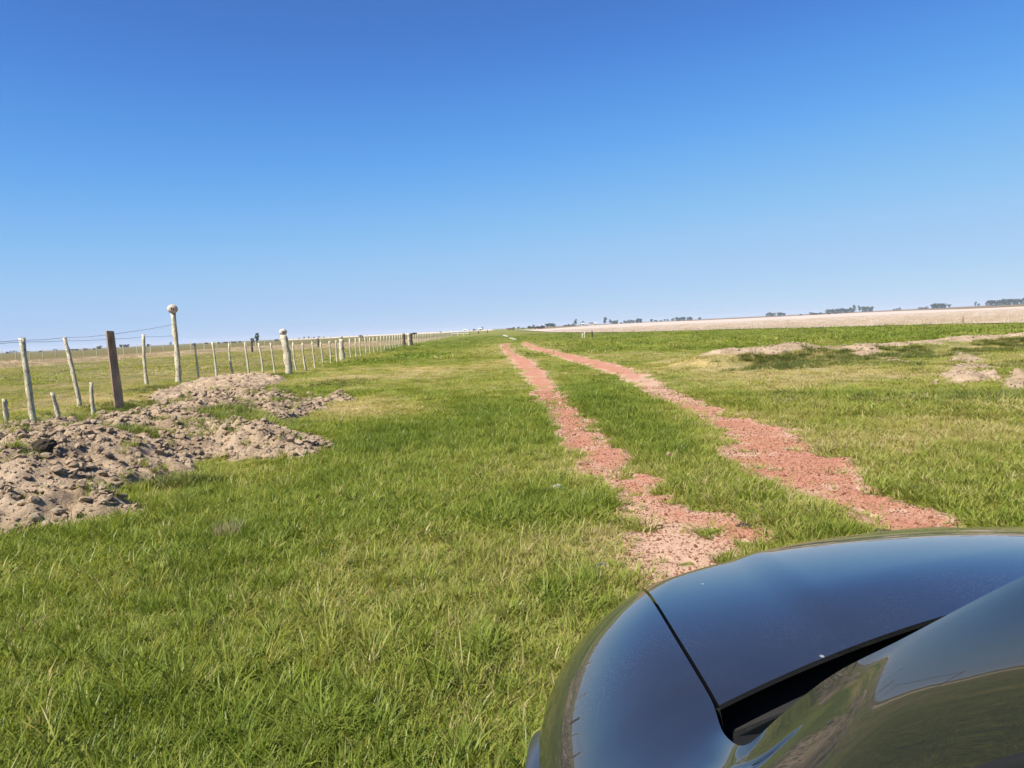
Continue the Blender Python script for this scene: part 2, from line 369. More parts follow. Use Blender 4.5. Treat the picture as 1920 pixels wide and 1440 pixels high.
def smooth_h(x, y):
    x = np.asarray(x, float); y = np.asarray(y, float); r = np.hypot(x, y)
    h = .10 * (fbm(x / 7, y / 7, 3, 2) - .5) * sstep(5, 12, r) * (1 - sstep(60, 140, r))
    near = (r < 60) & (y > 0)
    xn = x[near]; yn = y[near]; hn = np.zeros(xn.shape)
    d = poly_sd(MOUND, xn, yn); hn += .38 * sstep(-.15, 1.4, d) * (.65 + .7 * fbm(xn / 1.6, yn / 1.6, 5, 2))
    d = poly_sd(MOUND2, xn, yn); hn += .18 * sstep(-.3, 1.2, d) * (.6 + .8 * fbm(xn / 1.5, yn / 1.5, 6, 2))
    d = line_d(CREST, xn, yn); hn += .50 * np.exp(-(d / 1.2) ** 2) * (.85 + .3 * fbm(xn / 2.5, yn / 2.5, 8, 2))
    for P in RPATCH:
        d = poly_sd(P, xn, yn); hn += .04 * sstep(-.2, .7, d)
    dd = line_d([(11.2, 27.5), (15.5, 29.5), (22, 31), (30, 32)], xn, yn); hn -= .35 * np.exp(-(dd / 1.6) ** 2)   # ditch before the right bank
    dd = line_d([(-13.5, 14), (-10.3, 17.5), (-9.6, 22), (-10.6, 26)], xn, yn); hn -= .25 * np.exp(-(dd / 1.0) ** 2)
    h[near] += hn
    return h
def earth_mask(x, y):
    n = fbm(x / .8, y / .8, 41, 4, .6) - .5
    e = np.minimum(poly_sd(MOUND, x, y) * 1.1 + .18, .55) + .85 * n - 1.15 * patches(x, y)
    e2 = np.minimum(poly_sd(MOUND2, x, y) * 1.0 + .15, .4) + .9 * n - .5 * patches(x, y)
    e = np.maximum(e, e2)
    for P in RPATCH: e = np.maximum(e, np.minimum(poly_sd(P, x, y) * .8, .16) + 1.5 * n - .06)
    c = line_d(CREST, x, y + .1); e = np.maximum(e, .48 - c * .8 + .95 * n)
    return e
# fields further off, laid out by bearing and range
AZ_OF = lambda px: math.atan2(gp(px, 720)[0], gp(px, 720)[1])
def rng_line(tab):
    t = sorted((math.atan2(*gp(a, b)[:2]), math.hypot(*gp(a, b)[:2])) for a, b in tab)
    return np.array([q[0] for q in t]), np.array([q[1] for q in t])
STRAW_LO = rng_line([(0, 690), (100, 685), (230, 674), (460, 659), (700, 650), (800, 640)])
STRAW_HI = rng_line([(0, 676), (100, 673), (230, 665), (460, 650), (700, 640), (800, 634)])
FENCE_PX = [(372, 712), (406, 710), (439, 707), (467, 704), (493, 703), (516, 701)]
FENCE_LINE = [(-60, 14), (-11.1, 17.8), (-10.94, 21.4), (-13.4, 31.1), (-9.7, 33.4), (-9.8, 40), (-10.4, 55), (-11.4, 86), (-15.4, 206), (-60, 1500)]
def zones(x, y):
    "dry (0 lush .. 1 straw) and macro colour of the open ground"
    r = np.hypot(x, y); az = np.arctan2(x, y)
    n = fbm(x / 3.2, y / 4.0, 21, 4, .55); nb = fbm(x / 11, y / 14, 23, 3)
    dry = .44 + 1.15 * (n - .5) + .55 * (nb - .5) - .10 * (1 - sstep(5, 9, r)) + .05 * sstep(8, 12, r) + .32 * (fbm(x / .8, y / 1.0, 27, 3) - .5)
    def blob(px, py, rx, ry, w):
        p = gp(px, py); return w * np.exp(-((x - p[0]) / rx) ** 2 - ((y - p[1]) / ry) ** 2)
    for b in [(660, 760, 1.3, 3.0, .40), (760, 770, .9, 1.6, .3), (560, 690, 1.5, 2, .2), (900, 692, 3.0, 5, .38), (760, 705, 2.5, 4, .35), (1340, 715, 2.5, 3.5, .28), (1560, 720, 3, 3, .35),
              (1500, 800, 2.2, 2.0, .22), (1700, 830, 1.6, 1.3, .16), (1300, 690, 3, 6, .25), (1420, 672, 3, 3, .4), (640, 1080, .4, .4, .08), (1150, 1010, .35, .9, .35), (1120, 880, .3, 1.0, .3),
              (1650, 690, 4, 3, .3), (1880, 900, 1, 1, .12),
              (700, 835, 1.0, .9, -.3), (560, 910, 1.2, .7, -.22), (960, 965, .9, .5, -.3), (760, 950, .8, .8, -.1), (350, 1000, .9, .6, -.2), (1200, 790, .5, 2.5, -.3), (1260, 850, .35, 1.2, -.3), (1120, 735, .6, 3, -.25),
              (1100, 690, .7, 6, -.25), (1750, 760, 1.8, 1.5, -.25), (1650, 740, 1.4, 1.2, -.22), (1850, 740, 1.6, 1.4, -.2), (540, 1380, .8, .5, -.15), (150, 1380, .7, .5, -.15), (720, 1300, .5, .4, -.15)]:
        dry = dry + blob(*b)
    # grassy verge along the main fence and the strip in front of the stubble are fresh green
    verge = np.exp(-((x + 6.5) / 3.0) ** 2) * sstep(33, 42, y) * (1 - sstep(160, 260, y)); dry = dry - .35 * verge
    rv = sstep(34, 38, r * np.cos(az - .5)) * (x > 4); dry = np.where(x > 3, dry * (1 - .55 * rv) + .05 * rv, dry)
    far = sstep(55, 90, r) * (abs(az) < .2) ; dry = dry * (1 - .5 * far) + .1 * far
    fx = np.interp(y, [14, 21, 31.1, 33.4, 40, 55, 86, 206, 1500], [-12, -11, -13.4, -9.7, -9.8, -10.4, -11.4, -15.4, -60])
    left = sstep(0, 3, fx - x) * (y > 12)
    dry = dry + .20 * left
    s0 = np.interp(az, *STRAW_LO); s1 = np.interp(az, *STRAW_HI)
    band = left * sstep(-.05, .08, np.log(r / s0)) * (1 - sstep(-.06, .04, np.log(r / s1)))
    dry = np.clip(dry, 0, 1)
    c0 = np.array((.085, .112, .022)); c1 = np.array((.165, .168, .044)); c2 = np.array((.30, .245, .125))
    t = dry[..., None]
    col = np.where(t < .45, c0 + (c1 - c0) * (t / .45), c1 + (c2 - c1) * ((t - .45) / .55))
    def lay(col, c, f): return col + (np.array(c) - col) * np.clip(f, 0, 1)[..., None]
    col = lay(col, (.105, .100, .037), left * .75)
    col = lay(col, (.42, .35, .21), band * .9)
    beyond = left * sstep(-.03, .04, np.log(r / s1)); col = lay(col, (.115, .105, .040), beyond)
    pale = sstep(700, 900, r) * ((az > AZ_OF(540)) & (az < AZ_OF(930))); col = lay(col, (.42, .38, .30), pale)
    rb = sstep(250, 330, r) * (az > AZ_OF(1000)); col = lay(col, (.15, .115, .065), rb)
    return dry, col, left, band

# ---- ground sheet: polar grid, fine in front, reaching the horizon
def build_ground():
    az = np.concatenate([np.radians(np.arange(-180, -58, 4.0)), np.radians(np.arange(-58, 56, .24)), np.radians(np.arange(56, 180, 4.0))])
    r = np.exp(np.arange(math.log(.25), math.log(7000), .021))
    A, R = np.meshgrid(az, r); x = R * np.sin(A); y = R * np.cos(A); z = smooth_h(x.ravel(), y.ravel())
    rut = rut_raw(x.ravel(), y.ravel()); z = z - .035 * sstep(-.25, .15, rut) * (np.hypot(x, y).ravel() < 79)
    v = np.stack([x.ravel(), y.ravel(), z], 1)
    v = np.concatenate([v, [(0, 0, smooth_h(np.zeros(1), np.zeros(1))[0])]])
    f = grid_faces(len(r), len(az), wrap=True)[:, ::-1]
    me = mesh_data('ground', v, f.copy(), M['ground'], True)
    dry, col, _, _ = zones(v[:, 0], v[:, 1]); cattr(me, 'col', col)
    o = obj('ground', me); tag(o, kind='structure'); return o
build_ground()
def gz(x, y):
    x = np.atleast_1d(np.asarray(x, float)); y = np.atleast_1d(np.asarray(y, float))
    return smooth_h(x, y) - .035 * sstep(-.25, .15, rut_raw(x, y)) * (np.hypot(x, y) < 79)
def gz1(x, y): return float(gz(x, y)[0])

def sheet_from_mask(name, xs, ys, zf, mask, keep, mat, extra=None):
    X, Y = np.meshgrid(xs, ys); x = X.ravel(); y = Y.ravel(); m = mask(x, y); z = zf(x, y, m)
    f = grid_faces(len(ys), len(xs)); k = (m[f] > keep).any(1); f = f[k]
    used = np.unique(f); remap = np.full(len(x), -1); remap[used] = np.arange(len(used))
    me = mesh_data(name, np.stack([x, y, z], 1)[used], remap[f].astype(np.int32), mat, True)
    if extra: fattr(me, extra[0], extra[1](x, y, m)[used])
    o = obj(name, me); tag(o, kind='structure'); return o
# ---- wheel ruts of the dirt track
def geo(a, b, s0, g):
    out = [a]; s = s0
    while out[-1] < b: out.append(out[-1] + s); s *= g
    return np.array(out)
ys_t = geo(1.5, 80, .035, 1.0085)
def dirt_z(x, y, m):
    amp = .012 + .0009 * np.clip(y, 0, 80)
    return gz(x, y) + np.clip(m * .3, -.05, amp) + .012 * (fbm(x / .10, y / .10, 71, 3) - .5) * sstep(0, .1, m)
def dirt_pale(x, y, m):
    p = gp(1270, 1030); q = gp(1260, 730)
    return .62 * np.exp(-((x - p[0] + .15) / .45) ** 2 - ((y - p[1]) / 1.3) ** 2) + .45 * np.exp(-((x - q[0]) / .8) ** 2 - ((y - q[1]) / 4) ** 2) + .45 * sstep(.22, -.05, m)
for E_, nm in ((EL, 'dirt_track'), (ER, 'dirt_track')):
    X0 = E_[:, 1].min() - .5; X1 = E_[:, 2].max() + .5
    nx = int((X1 - X0) / .035)
    sheet_from_mask(nm, np.linspace(X0, X1, nx), ys_t, dirt_z, lambda x, y, E_=E_: np.where((x > np.interp(y, E_[:, 0], E_[:, 1]) - .4) & (x < np.interp(y, E_[:, 0], E_[:, 2]) + .4), rut_mask(x, y), -9), -.12, M['dirt'], ('pale', dirt_pale))
# ---- thrown-up earth
def clodrel(x, y):
    a = np.abs(fbm(x / .55, y / .55, 81, 2) - .5) * 2
    b = vnoise(x / .16, y / .16, 83); c = vnoise(x / .075, y / .075, 84)
    d_ = vnoise(x / .30, y / .30, 85)
    return .08 * (1 - a) ** 2 + .11 * b * b + .06 * c + .05 * d_ * d_
def earth_z(x, y, m):
    return smooth_h(x, y) + np.clip(m * .12, -.12, .03) + (clodrel(x, y) - .075) * sstep(-.05, .35, m) * (1 - .72 * sstep(16, 18, y) * (x > 0))
def box_of(P, mg=.6):
    P = np.array(P); return P[:, 0].min() - mg, P[:, 0].max() + mg, P[:, 1].min() - mg, P[:, 1].max() + mg
def earth_sheet(name, P, st):
    a, b, c, d = box_of(P); sheet_from_mask(name, np.arange(a, b, st), np.arange(c, d, st * 1.25), earth_z, earth_mask, -.25, M['earth'])
earth_sheet('earth_mound', MOUND, .034); earth_sheet('earth_mound', MOUND2, .06)
for P in RPATCH[:2]: earth_sheet('earth_patch', P, .06)
earth_sheet('earth_bank', CREST, .075)

# ---- stubble field on the right
def build_stubble():
    lo = [(972, 619.4), (1000, 621.2), (1035, 623.6), (1100, 624), (1200, 623), (1300, 620), (1400, 617.5), (1500, 615.5), (1600, 613), (1700, 610.8), (1800, 608.5), (1920, 605.5), (2150, 598), (2500, 585)]
    hi = [(972, 619.0), (1000, 618.2), (1035, 616.6), (1100, 612), (1200, 605.5), (1300, 602), (1400, 597.5), (1500, 592.5), (1600, 587.5), (1700, 583.5), (1800, 580.5), (1920, 575.5), (2150, 564), (2500, 547)]
    azs = np.linspace(AZ_OF(973), AZ_OF(2400), 260)
    a0, r0 = rng_line(lo); a1, r1 = rng_line([p for p in hi]); v = []
    R0 = np.interp(azs, a0, r0); R1 = np.minimum(np.interp(azs, a1, r1), 900)
    ts = np.linspace(0, 1, 46) ** 1.5
    for t in ts:
        r = R0 * (R1 / R0) ** t
        if t == 0: r = r * (1 + .02 * (fbm(azs * 90, azs * 0, 5, 3) - .5))
        x = r * np.sin(azs); y = r * np.cos(azs); v.append(np.stack([x, y, smooth_h(x, y) + .03 + r * .0004], 1))
    o = mobj('stubble_field', np.concatenate(v), grid_faces(len(ts), len(azs))[:, ::-1].copy(), M['stubble'], smooth=True)
    tag(o, kind='structure'); return azs, R0, R1
def mat_stubble():
    m, nt, out = new_mat('pale_stubble'); co = objco(nt)
    n1 = noise(nt, .16, 6, .65, mapped(nt, co, (.35, 1, 1))); n2 = noise(nt, 2.5, 5, .7, co)
    c = ramp(nt, n1.outputs[0], [(.3, (.39, .31, .255)), (.55, (.46, .375, .315)), (.72, (.52, .44, .365))]).outputs[0]
    c = mix(nt, c, (.38, .30, .22), ramp(nt, n2.outputs[0], [(.5, (0, 0, 0)), (.7, (.8, .8, .8))]).outputs[0])
    principled(nt, out, c, .95, bump(nt, n2.outputs[0], .6, .1), spec=.05); return m
M['stubble'] = mat_stubble()
ST_AZ, ST_R0, ST_R1 = build_stubble()

# ------------------------------------------------------------------ scattered stuff (points + instances)
def proto_collection(name, meshes):
    c = bpy.data.collections.new(name)
    for i, me in enumerate(meshes):
        o = bpy.data.objects.new('%s_%02d' % (name, i), me); c.objects.link(o)
    return c
def scatter(name, pts, rot, scl, pick, tint, coll, kind='stuff'):
    n = len(pts); me = bpy.data.meshes.new(name); me.vertices.add(n); me.vertices.foreach_set('co', np.asarray(pts, np.float32).ravel())
    for an, typ, arr in (('rot', 'FLOAT_VECTOR', rot), ('scl', 'FLOAT_VECTOR', scl)):
        a = me.attributes.new(an, typ, 'POINT'); a.data.foreach_set('vector', np.asarray(arr, np.float32).ravel())
    a = me.attributes.new('pick', 'INT', 'POINT'); a.data.foreach_set('value', np.asarray(pick, np.int32))
    fattr(me, 'tint', tint); me.update()
    o = obj(name, me); tag(o, kind=kind)
    g = bpy.data.node_groups.new(name + '_nodes', 'GeometryNodeTree')
    g.interface.new_socket('Geometry', in_out='INPUT', socket_type='NodeSocketGeometry'); g.interface.new_socket('Geometry', in_out='OUTPUT', socket_type='NodeSocketGeometry')
    gi = g.nodes.new('NodeGroupInput'); go = g.nodes.new('NodeGroupOutput'); iop = g.nodes.new('GeometryNodeInstanceOnPoints')
    ci = g.nodes.new('GeometryNodeCollectionInfo'); ci.inputs['Collection'].default_value = coll; ci.inputs['Separate Children'].default_value = True; ci.inputs['Reset Children'].default_value = True
    def na(nm, t): k = g.nodes.new('GeometryNodeInputNamedAttribute'); k.data_type = t; k.inputs['Name'].default_value = nm; return k.outputs['Attribute']
    e2r = g.nodes.new('FunctionNodeEulerToRotation'); L = g.links.new
    L(gi.outputs[0], iop.inputs['Points']); L(ci.outputs[0], iop.inputs['Instance']); iop.inputs['Pick Instance'].default_value = True
    L(na('pick', 'INT'), iop.inputs['Instance Index']); L(na('rot', 'FLOAT_VECTOR'), e2r.inputs[0]); L(e2r.outputs[0], iop.inputs['Rotation'])
    L(na('scl', 'FLOAT_VECTOR'), iop.inputs['Scale']); L(iop.outputs[0], go.inputs[0])
    md = o.modifiers.new('scatter', 'NODES'); md.node_group = g; return o
def tuft(nb, foot, l0, l1, w, lean, curl, seed, mat, segs=3):
    R_ = np.random.default_rng(seed); V = []; Fc = []; rn = []
    for b in range(nb):
        a = R_.uniform(0, 2 * math.pi); rr = foot * math.sqrt(R_.uniform()); bx, by = rr * math.cos(a), rr * math.sin(a)
        dirn = a + R_.normal(0, .9) if foot > 0 else R_.uniform(0, 6.28); L = R_.uniform(l0, l1); th = abs(R_.normal(lean, .25)); k = R_.uniform(.5, 1.5) * curl
        ww = w * R_.uniform(.6, 1.25); px, pz = 0.0, -.01; base = len(V); rv = R_.uniform()
        tx, ty = -math.sin(dirn + R_.normal(0, .5)), math.cos(dirn + R_.normal(0, .5))
        for s in range(segs + 1):
            q = s / segs; wd = ww * (1 - q ** 1.6) * .5 + (0 if s == segs else .0002)
            cx, cy_ = bx + px * math.cos(dirn), by + px * math.sin(dirn)
            if s == segs: V.append((cx, cy_, pz)); rn.append(rv)
            else: V += [(cx - tx * wd, cy_ - ty * wd, pz), (cx + tx * wd, cy_ + ty * wd, pz)]; rn += [rv, rv]
            th2 = th + k * q; px += L / segs * math.sin(th2); pz += L / segs * math.cos(th2)
        for s in range(segs - 1): i = base + 2 * s; Fc.append((i, i + 1, i + 3, i + 2))
        i = base + 2 * (segs - 1); Fc.append((i, i + 1, i + 2))
    me = mesh_data('tuft', V, Fc, mat, True); fattr(me, 'rnd', rn); return me
def lump(seed, mat, sub=2, rough=.3, flat=.7):
    import bmesh
    bm = bmesh.new(); bmesh.ops.create_icosphere(bm, subdivisions=sub, radius=1.0); R_ = np.random.default_rng(seed); o = R_.uniform(0, 50, 3)
    sx, sy = R_.uniform(.7, 1.2, 2)
    for v in bm.verts:
        c = v.co; n = vnoise(np.array([c.x * 1.6 + o[0] + c.z]), np.array([c.y * 1.6 + o[1] - c.z * .7]), seed)[0] - .5
        n2 = vnoise(np.array([c.x * 4 + o[2] + c.z * 3]), np.array([c.y * 4 + o[1] + c.z * 2]), seed + 1)[0] - .5
        k = 1 + rough * 2 * n + rough * n2; v.co = (c.x * k * sx, c.y * k * sy, c.z * k * flat)
    me = bpy.data.meshes.new('lump'); bm.to_mesh(me); bm.free(); me.materials.append(mat); return me
GR_SHORT = proto_collection('short_tuft', [tuft(28, .080, .03, .095, .0052, .80, .75, 100 + i, M['grass'], 2) for i in range(6)])
GR_LONG = proto_collection('long_tuft', [tuft(34, .05, .09, .23, .0065, .50, 1.1, 200 + i, M['grass'], 4) for i in range(6)])
GR_PATCH = proto_collection('patch_tuft', [tuft(70, .24, .05, .13, .010, .85, .6, 300 + i, M['grass'], 2) for i in range(5)])
GR_FAR = proto_collection('far_tuft', [tuft(60, .8, .07, .2, .035, .85, .5, 400 + i, M['grass'], 2) for i in range(4)])
GR_WEED = proto_collection('weed_tuft', [tuft(80, .18, .05, .20, .011, .70, .7, 500 + i, M['weed'], 2) for i in range(4)])
GR_STRAW = proto_collection('straw_tuft', [tuft(40, .7, .10, .28, .022, .3, .4, 600 + i, M['straw'], 1) for i in range(4)])
GR_DEAD = proto_collection('dead_tuft', [tuft(60, .10, .08, .20, .004, .35, .5, 700 + i, M['straw'], 2) for i in range(3)])

def CAR_uv(x, y):
    c, s = math.cos(PSI), math.sin(PSI); dx, dy = x - CO[0], y - CO[1]; return dx * c + dy * s, -dx * s + dy * c
PSI = math.radians(9.7); CO = (.997, 1.018)
def sample_polar(n, r0, r1, power, a0=-62, a1=56):
    "points whose areal density falls as r**-power"
    u = RNG.uniform(size=n); k = 2 - power
    r = (r0 ** k + u * (r1 ** k - r0 ** k)) ** (1 / k) if abs(k) > 1e-6 else r0 * (r1 / r0) ** u
    a = np.radians(RNG.uniform(a0, a1, n)); return r * np.sin(a), r * np.cos(a)
def grass_layer(name, n, r0, r1, power, coll, npk, smin, smax, keepf, a0=-62, a1=56, tjit=.18, tilt=.12, tadd=0.0, zs=1.0):
    x, y = sample_polar(n, r0, r1, power, a0, a1)
    dry, col, left, band = zones(x, y); k = keepf(x, y, dry, left, band)
    cu, cv = CAR_uv(x, y); k &= ~((abs(cu) < .95) & (cv < 1.2) & (cv > -3.2))
    x, y, dry = x[k], y[k], dry[k]; n = len(x); z = gz(x, y)
    s = RNG.uniform(smin, smax, n) ; hs = s * zs * (1.25 - .45 * dry) * RNG.uniform(.8, 1.25, n)
    rot = np.stack([RNG.normal(0, tilt, n), RNG.normal(0, tilt, n), RNG.uniform(0, 6.283, n)], 1)
    t = np.clip(dry * .80 + .02 + RNG.normal(0, tjit, n) + tadd, 0, 1)
    return scatter(name, np.stack([x, y, z], 1), rot, np.stack([s, s, hs], 1), RNG.integers(0, npk, n), t, coll)
def open_(x, y, lim=.0, elim=.05):
    k = rut_mask(x, y) < lim - .04 + RNG.normal(0, .075, np.shape(x))
    e = np.full(x.shape, -9.0); q = (np.hypot(x, y) < 60) & (y > 3); e[q] = earth_mask(x[q], y[q]); return k & (e < elim)
grass_layer('grass', 26000, .6, 5.5, .6, GR_SHORT, 6, .8, 1.35, lambda x, y, d, l, b: open_(x, y, .03), -120, 60)
grass_layer('grass', 46000, 5.5, 16, 1.5, GR_SHORT, 6, 1.0, 1.8, lambda x, y, d, l, b: open_(x, y, .0), zs=.72)
grass_layer('grass', 5200, .8, 14, 1.0, GR_LONG, 6, .6, 1.15, lambda x, y, d, l, b: open_(x, y, -.1) & (fbm(x / .7, y / .7, 91, 3) + .5 * (.45 - d) > .52), -110, 58, tadd=-.04)
grass_layer('grass', 22000, 12, 45, 1.5, GR_PATCH, 5, .8, 1.5, lambda x, y, d, l, b: open_(x, y, -.05) & ((l < .5) | (RNG.uniform(size=len(x)) < .5)), zs=.62)
grass_layer('grass', 16000, 40, 160, 1.6, GR_FAR, 4, .8, 1.6, lambda x, y, d, l, b: open_(x, y, -.3) & (np.hypot(x, y) < np.where(x > 5, np.interp(np.arctan2(x, y), ST_AZ, ST_R0), 1e9) - 1) & (b < .4) & ((l < .5) | (RNG.uniform(size=len(x)) < .45)), zs=.6)
def rosette(seed):
    R_ = np.random.default_rng(seed); V = []; Fc = []; rn = []
    for k in range(R_.integers(6, 11)):
        a = R_.uniform(0, 6.28); L = R_.uniform(.03, .075); w = L * R_.uniform(.16, .30); up = R_.uniform(.15, .8); b0 = len(V); ca, sa = math.cos(a), math.sin(a); rv = R_.uniform()
        for q, ww in ((0, .15), (.35, .9), (.7, 1.0), (1, .05)):
            d_, z_ = L * q * math.cos(up * (1 - .6 * q)), L * q * math.sin(up * (1 - .6 * q)) + .008
            V += [(d_ * ca - sa * w * ww, d_ * sa + ca * w * ww, z_), (d_ * ca + sa * w * ww, d_ * sa - ca * w * ww, z_)]; rn += [rv, rv]
        Fc += [(b0 + 2 * i, b0 + 2 * i + 1, b0 + 2 * i + 3, b0 + 2 * i + 2) for i in range(3)]
    me = mesh_data('rosette', V, Fc, M['grass'], True); fattr(me, 'rnd', rn); return me
GR_ROS = proto_collection('rosette', [rosette(1100 + i) for i in range(6)])
grass_layer('broadleaf_weeds', 2600, .8, 11, 1.0, GR_ROS, 6, .5, 1.05, lambda x, y, d, l, b: open_(x, y, .05) & (fbm(x / .8, y / .8, 191, 3) > .5), -110, 58, tadd=-.12)
C_ = []
for a, b, rr, n_ in [(560, 1375, .32, 34), (470, 1400, .25, 22), (700, 1340, .2, 14), (845, 1240, .22, 20), (900, 1215, .15, 10), (1085, 1110, .24, 30), (1040, 1120, .15, 12), (960, 965, .45, 60), (1040, 985, .3, 26), (760, 940, .3, 16), (905, 985, .3, 18), (120, 1390, .3, 20), (250, 1290, .25, 8), (660, 880, .5, 30), (1180, 1130, .1, 6), (350, 940, .5, 26), (1440, 985, .2, 8), (560, 1180, .25, 8), (1810, 860, .5, 24), (1700, 760, .8, 40), (1840, 770, .7, 34), (1300, 800, .25, 14), (1160, 800, .25, 14)]:
    p = gp(a, b)
    for _ in range(int(n_ * .6)): C_.append((p[0] + RNG.normal(0, rr * .55), p[1] + RNG.normal(0, rr * .8), RNG.uniform(.55, 1.1)))
C_ = np.array(C_); n = len(C_); k = rut_mask(C_[:, 0], C_[:, 1]) < .1; C_ = C_[k]; n = len(C_)
scatter('grass_clumps', np.stack([C_[:, 0], C_[:, 1], gz(C_[:, 0], C_[:, 1])], 1), np.stack([RNG.normal(0, .15, n), RNG.normal(0, .15, n), RNG.uniform(0, 6.28, n)], 1), np.stack([C_[:, 2] * 1.15, C_[:, 2] * 1.15, C_[:, 2] * .85], 1), RNG.integers(0, 6, n), np.clip(RNG.normal(.24, .1, n), 0, 1), GR_LONG)
# straw-coloured band and stubble stalks
x, y = sample_polar(15000, 55, 260, 1.5, math.degrees(AZ_OF(1035)), 50); k = np.hypot(x, y) > np.interp(np.arctan2(x, y), ST_AZ, ST_R0); x, y = x[k], y[k]; n = len(x)
rz_ = np.stack([RNG.normal(0, .08, n), RNG.normal(0, .08, n), RNG.uniform(0, 6.28, n)], 1); s = RNG.uniform(.7, 1.3, n)
scatter('stubble_stalks', np.stack([x, y, gz(x, y) + .02], 1), rz_, np.stack([s * 1.2, s * 1.2, s], 1), RNG.integers(0, 4, n), np.clip(RNG.normal(.6, .25, n), 0, 1), GR_STRAW)
x, y = sample_polar(9000, 60, 220, 1.4, -36, -4); _, _, l_, b_ = zones(x, y); k = b_ > .35; x, y = x[k], y[k]; n = len(x)
rz_ = np.stack([RNG.normal(0, .08, n), RNG.normal(0, .08, n), RNG.uniform(0, 6.28, n)], 1); s = RNG.uniform(.6, 1.2, n)
scatter('dry_grass', np.stack([x, y, gz(x, y)], 1), rz_, np.stack([s, s, s * .9], 1), RNG.integers(0, 4, n), np.clip(RNG.normal(.2, .25, n), 0, 1), GR_STRAW)
# dark weeds: on the right bank, along the fence ditch, on the mound
def weed_pts():
    P = []
    for k_ in range(2300):      # right bank, slope toward the track
        i = RNG.integers(0, len(CREST) - 1); t = RNG.uniform(); a = np.array(CREST[i]); b = np.array(CREST[i + 1]); p = a + (b - a) * t
        dy = -.9 - 2.6 * RNG.uniform(); P.append((p[0] + RNG.normal(0, .3), p[1] + dy, RNG.uniform(.4, .95)))
    for a, b, rx, ry, n_ in [(215, 765, .9, 1.6, 130), (255, 745, .9, 2.0, 130), (190, 785, .7, 1.2, 50), (20, 790, .9, 1.0, 50), (80, 800, .5, .7, 30), (290, 722, .8, 1.8, 70), (515, 700, .5, 1.2, 80), (475, 800, .55, 1.0, 170), (430, 790, .4, .6, 70), (250, 850, .25, .3, 25), (150, 855, .25, .3, 20), (90, 850, .2, .25, 14), (330, 892, .35, .3, 40), (450, 724, 1.0, 1.0, 130), (390, 742, .7, .6, 90), (545, 742, .5, .6, 40),
                              (620, 712, 1.2, 2.0, 60), (1690, 672, 1.0, 1.0, 60), (1640, 735, 1.0, .8, 40), (1830, 735, 1.2, .7, 60), (1890, 680, 1.5, 1.2, 60), (1520, 735, 1, 1, 30)]:
        p = gp(a, b, .12)
        for _ in range(n_): P.append((p[0] + RNG.normal(0, rx * .6), p[1] + RNG.normal(0, ry * .6), RNG.uniform(.45, 1.0)))
    P = np.array(P); kn = fbm(P[:, 0] / 1.3, P[:, 1] / .9, 171, 3) > np.where(P[:, 0] > 5, .43, .0); P = P[kn]; k = ~((earth_mask(P[:, 0], P[:, 1]) > .25) & (P[:, 1] > 20)); return P[k]
P = weed_pts(); n = len(P)
scatter('dark_weeds', np.stack([P[:, 0], P[:, 1], gz(P[:, 0], P[:, 1]) + .01], 1), np.stack([RNG.normal(0, .1, n), RNG.normal(0, .1, n), RNG.uniform(0, 6.28, n)], 1), np.stack([P[:, 2]] * 3, 1), RNG.integers(0, 4, n), np.clip(RNG.normal(.45, .25, n), 0, 1), GR_WEED)
# green sprigs rooted in the loose earth
a, b, c, d = box_of(MOUND); x = RNG.uniform(a, b, 9000); y = RNG.uniform(c, d, 9000); k = (earth_mask(x, y) > -.1) & (fbm(x / .5, y / .5, 133, 3) > .585); x, y = x[k], y[k]; n = len(x); s = RNG.uniform(.4, .9, n)
scatter('mound_sprigs', np.stack([x, y, earth_z(x, y, earth_mask(x, y)) - .01], 1), np.stack([RNG.normal(0, .15, n), RNG.normal(0, .15, n), RNG.uniform(0, 6.28, n)], 1), np.stack([s, s, s], 1), RNG.integers(0, 6, n), np.clip(RNG.normal(.35, .2, n), 0, 1), GR_LONG)
# pebbles on the track
x = RNG.uniform(.2, 4.4, 90000); y = 3.0 + 15 * RNG.uniform(size=90000) ** 1.5; k = rut_mask(x, y) > .0; x, y = x[k], y[k]; n = len(x)
s = .0035 + .007 * RNG.uniform(size=n) ** 3 + .012 * (RNG.uniform(size=n) > .985)
PEB = proto_collection('pebble', [lump(800 + i, M['pebble'], 1, .25, .6) for i in range(5)])
scatter('gravel', np.stack([x, y, dirt_z(x, y, rut_mask(x, y)) + s * .2], 1), RNG.uniform(0, 6.28, (n, 3)) * np.array([.15, .15, 1]), np.stack([s, s, s], 1), RNG.integers(0, 5, n), RNG.uniform(size=n), PEB)
# little tufts left in the ruts
x = RNG.uniform(.2, 4.4, 16000); y = 3.2 + 16 * RNG.uniform(size=16000) ** 1.4; m_ = rut_mask(x, y); k = (m_ > -.02) & (fbm(x / .16, y / .16, 151, 3) + .16 * np.exp(-np.clip(m_, 0, 1) / .12) > .68); x, y = x[k], y[k]; n = len(x); s = RNG.uniform(.3, .75, n)
scatter('rut_grass', np.stack([x, y, gz(x, y) + .005], 1), np.stack([RNG.normal(0, .1, n), RNG.normal(0, .1, n), RNG.uniform(0, 6.28, n)], 1), np.stack([s, s, s * .9], 1), RNG.integers(0, 6, n), np.clip(RNG.normal(.35, .18, n), 0, 1), GR_SHORT)
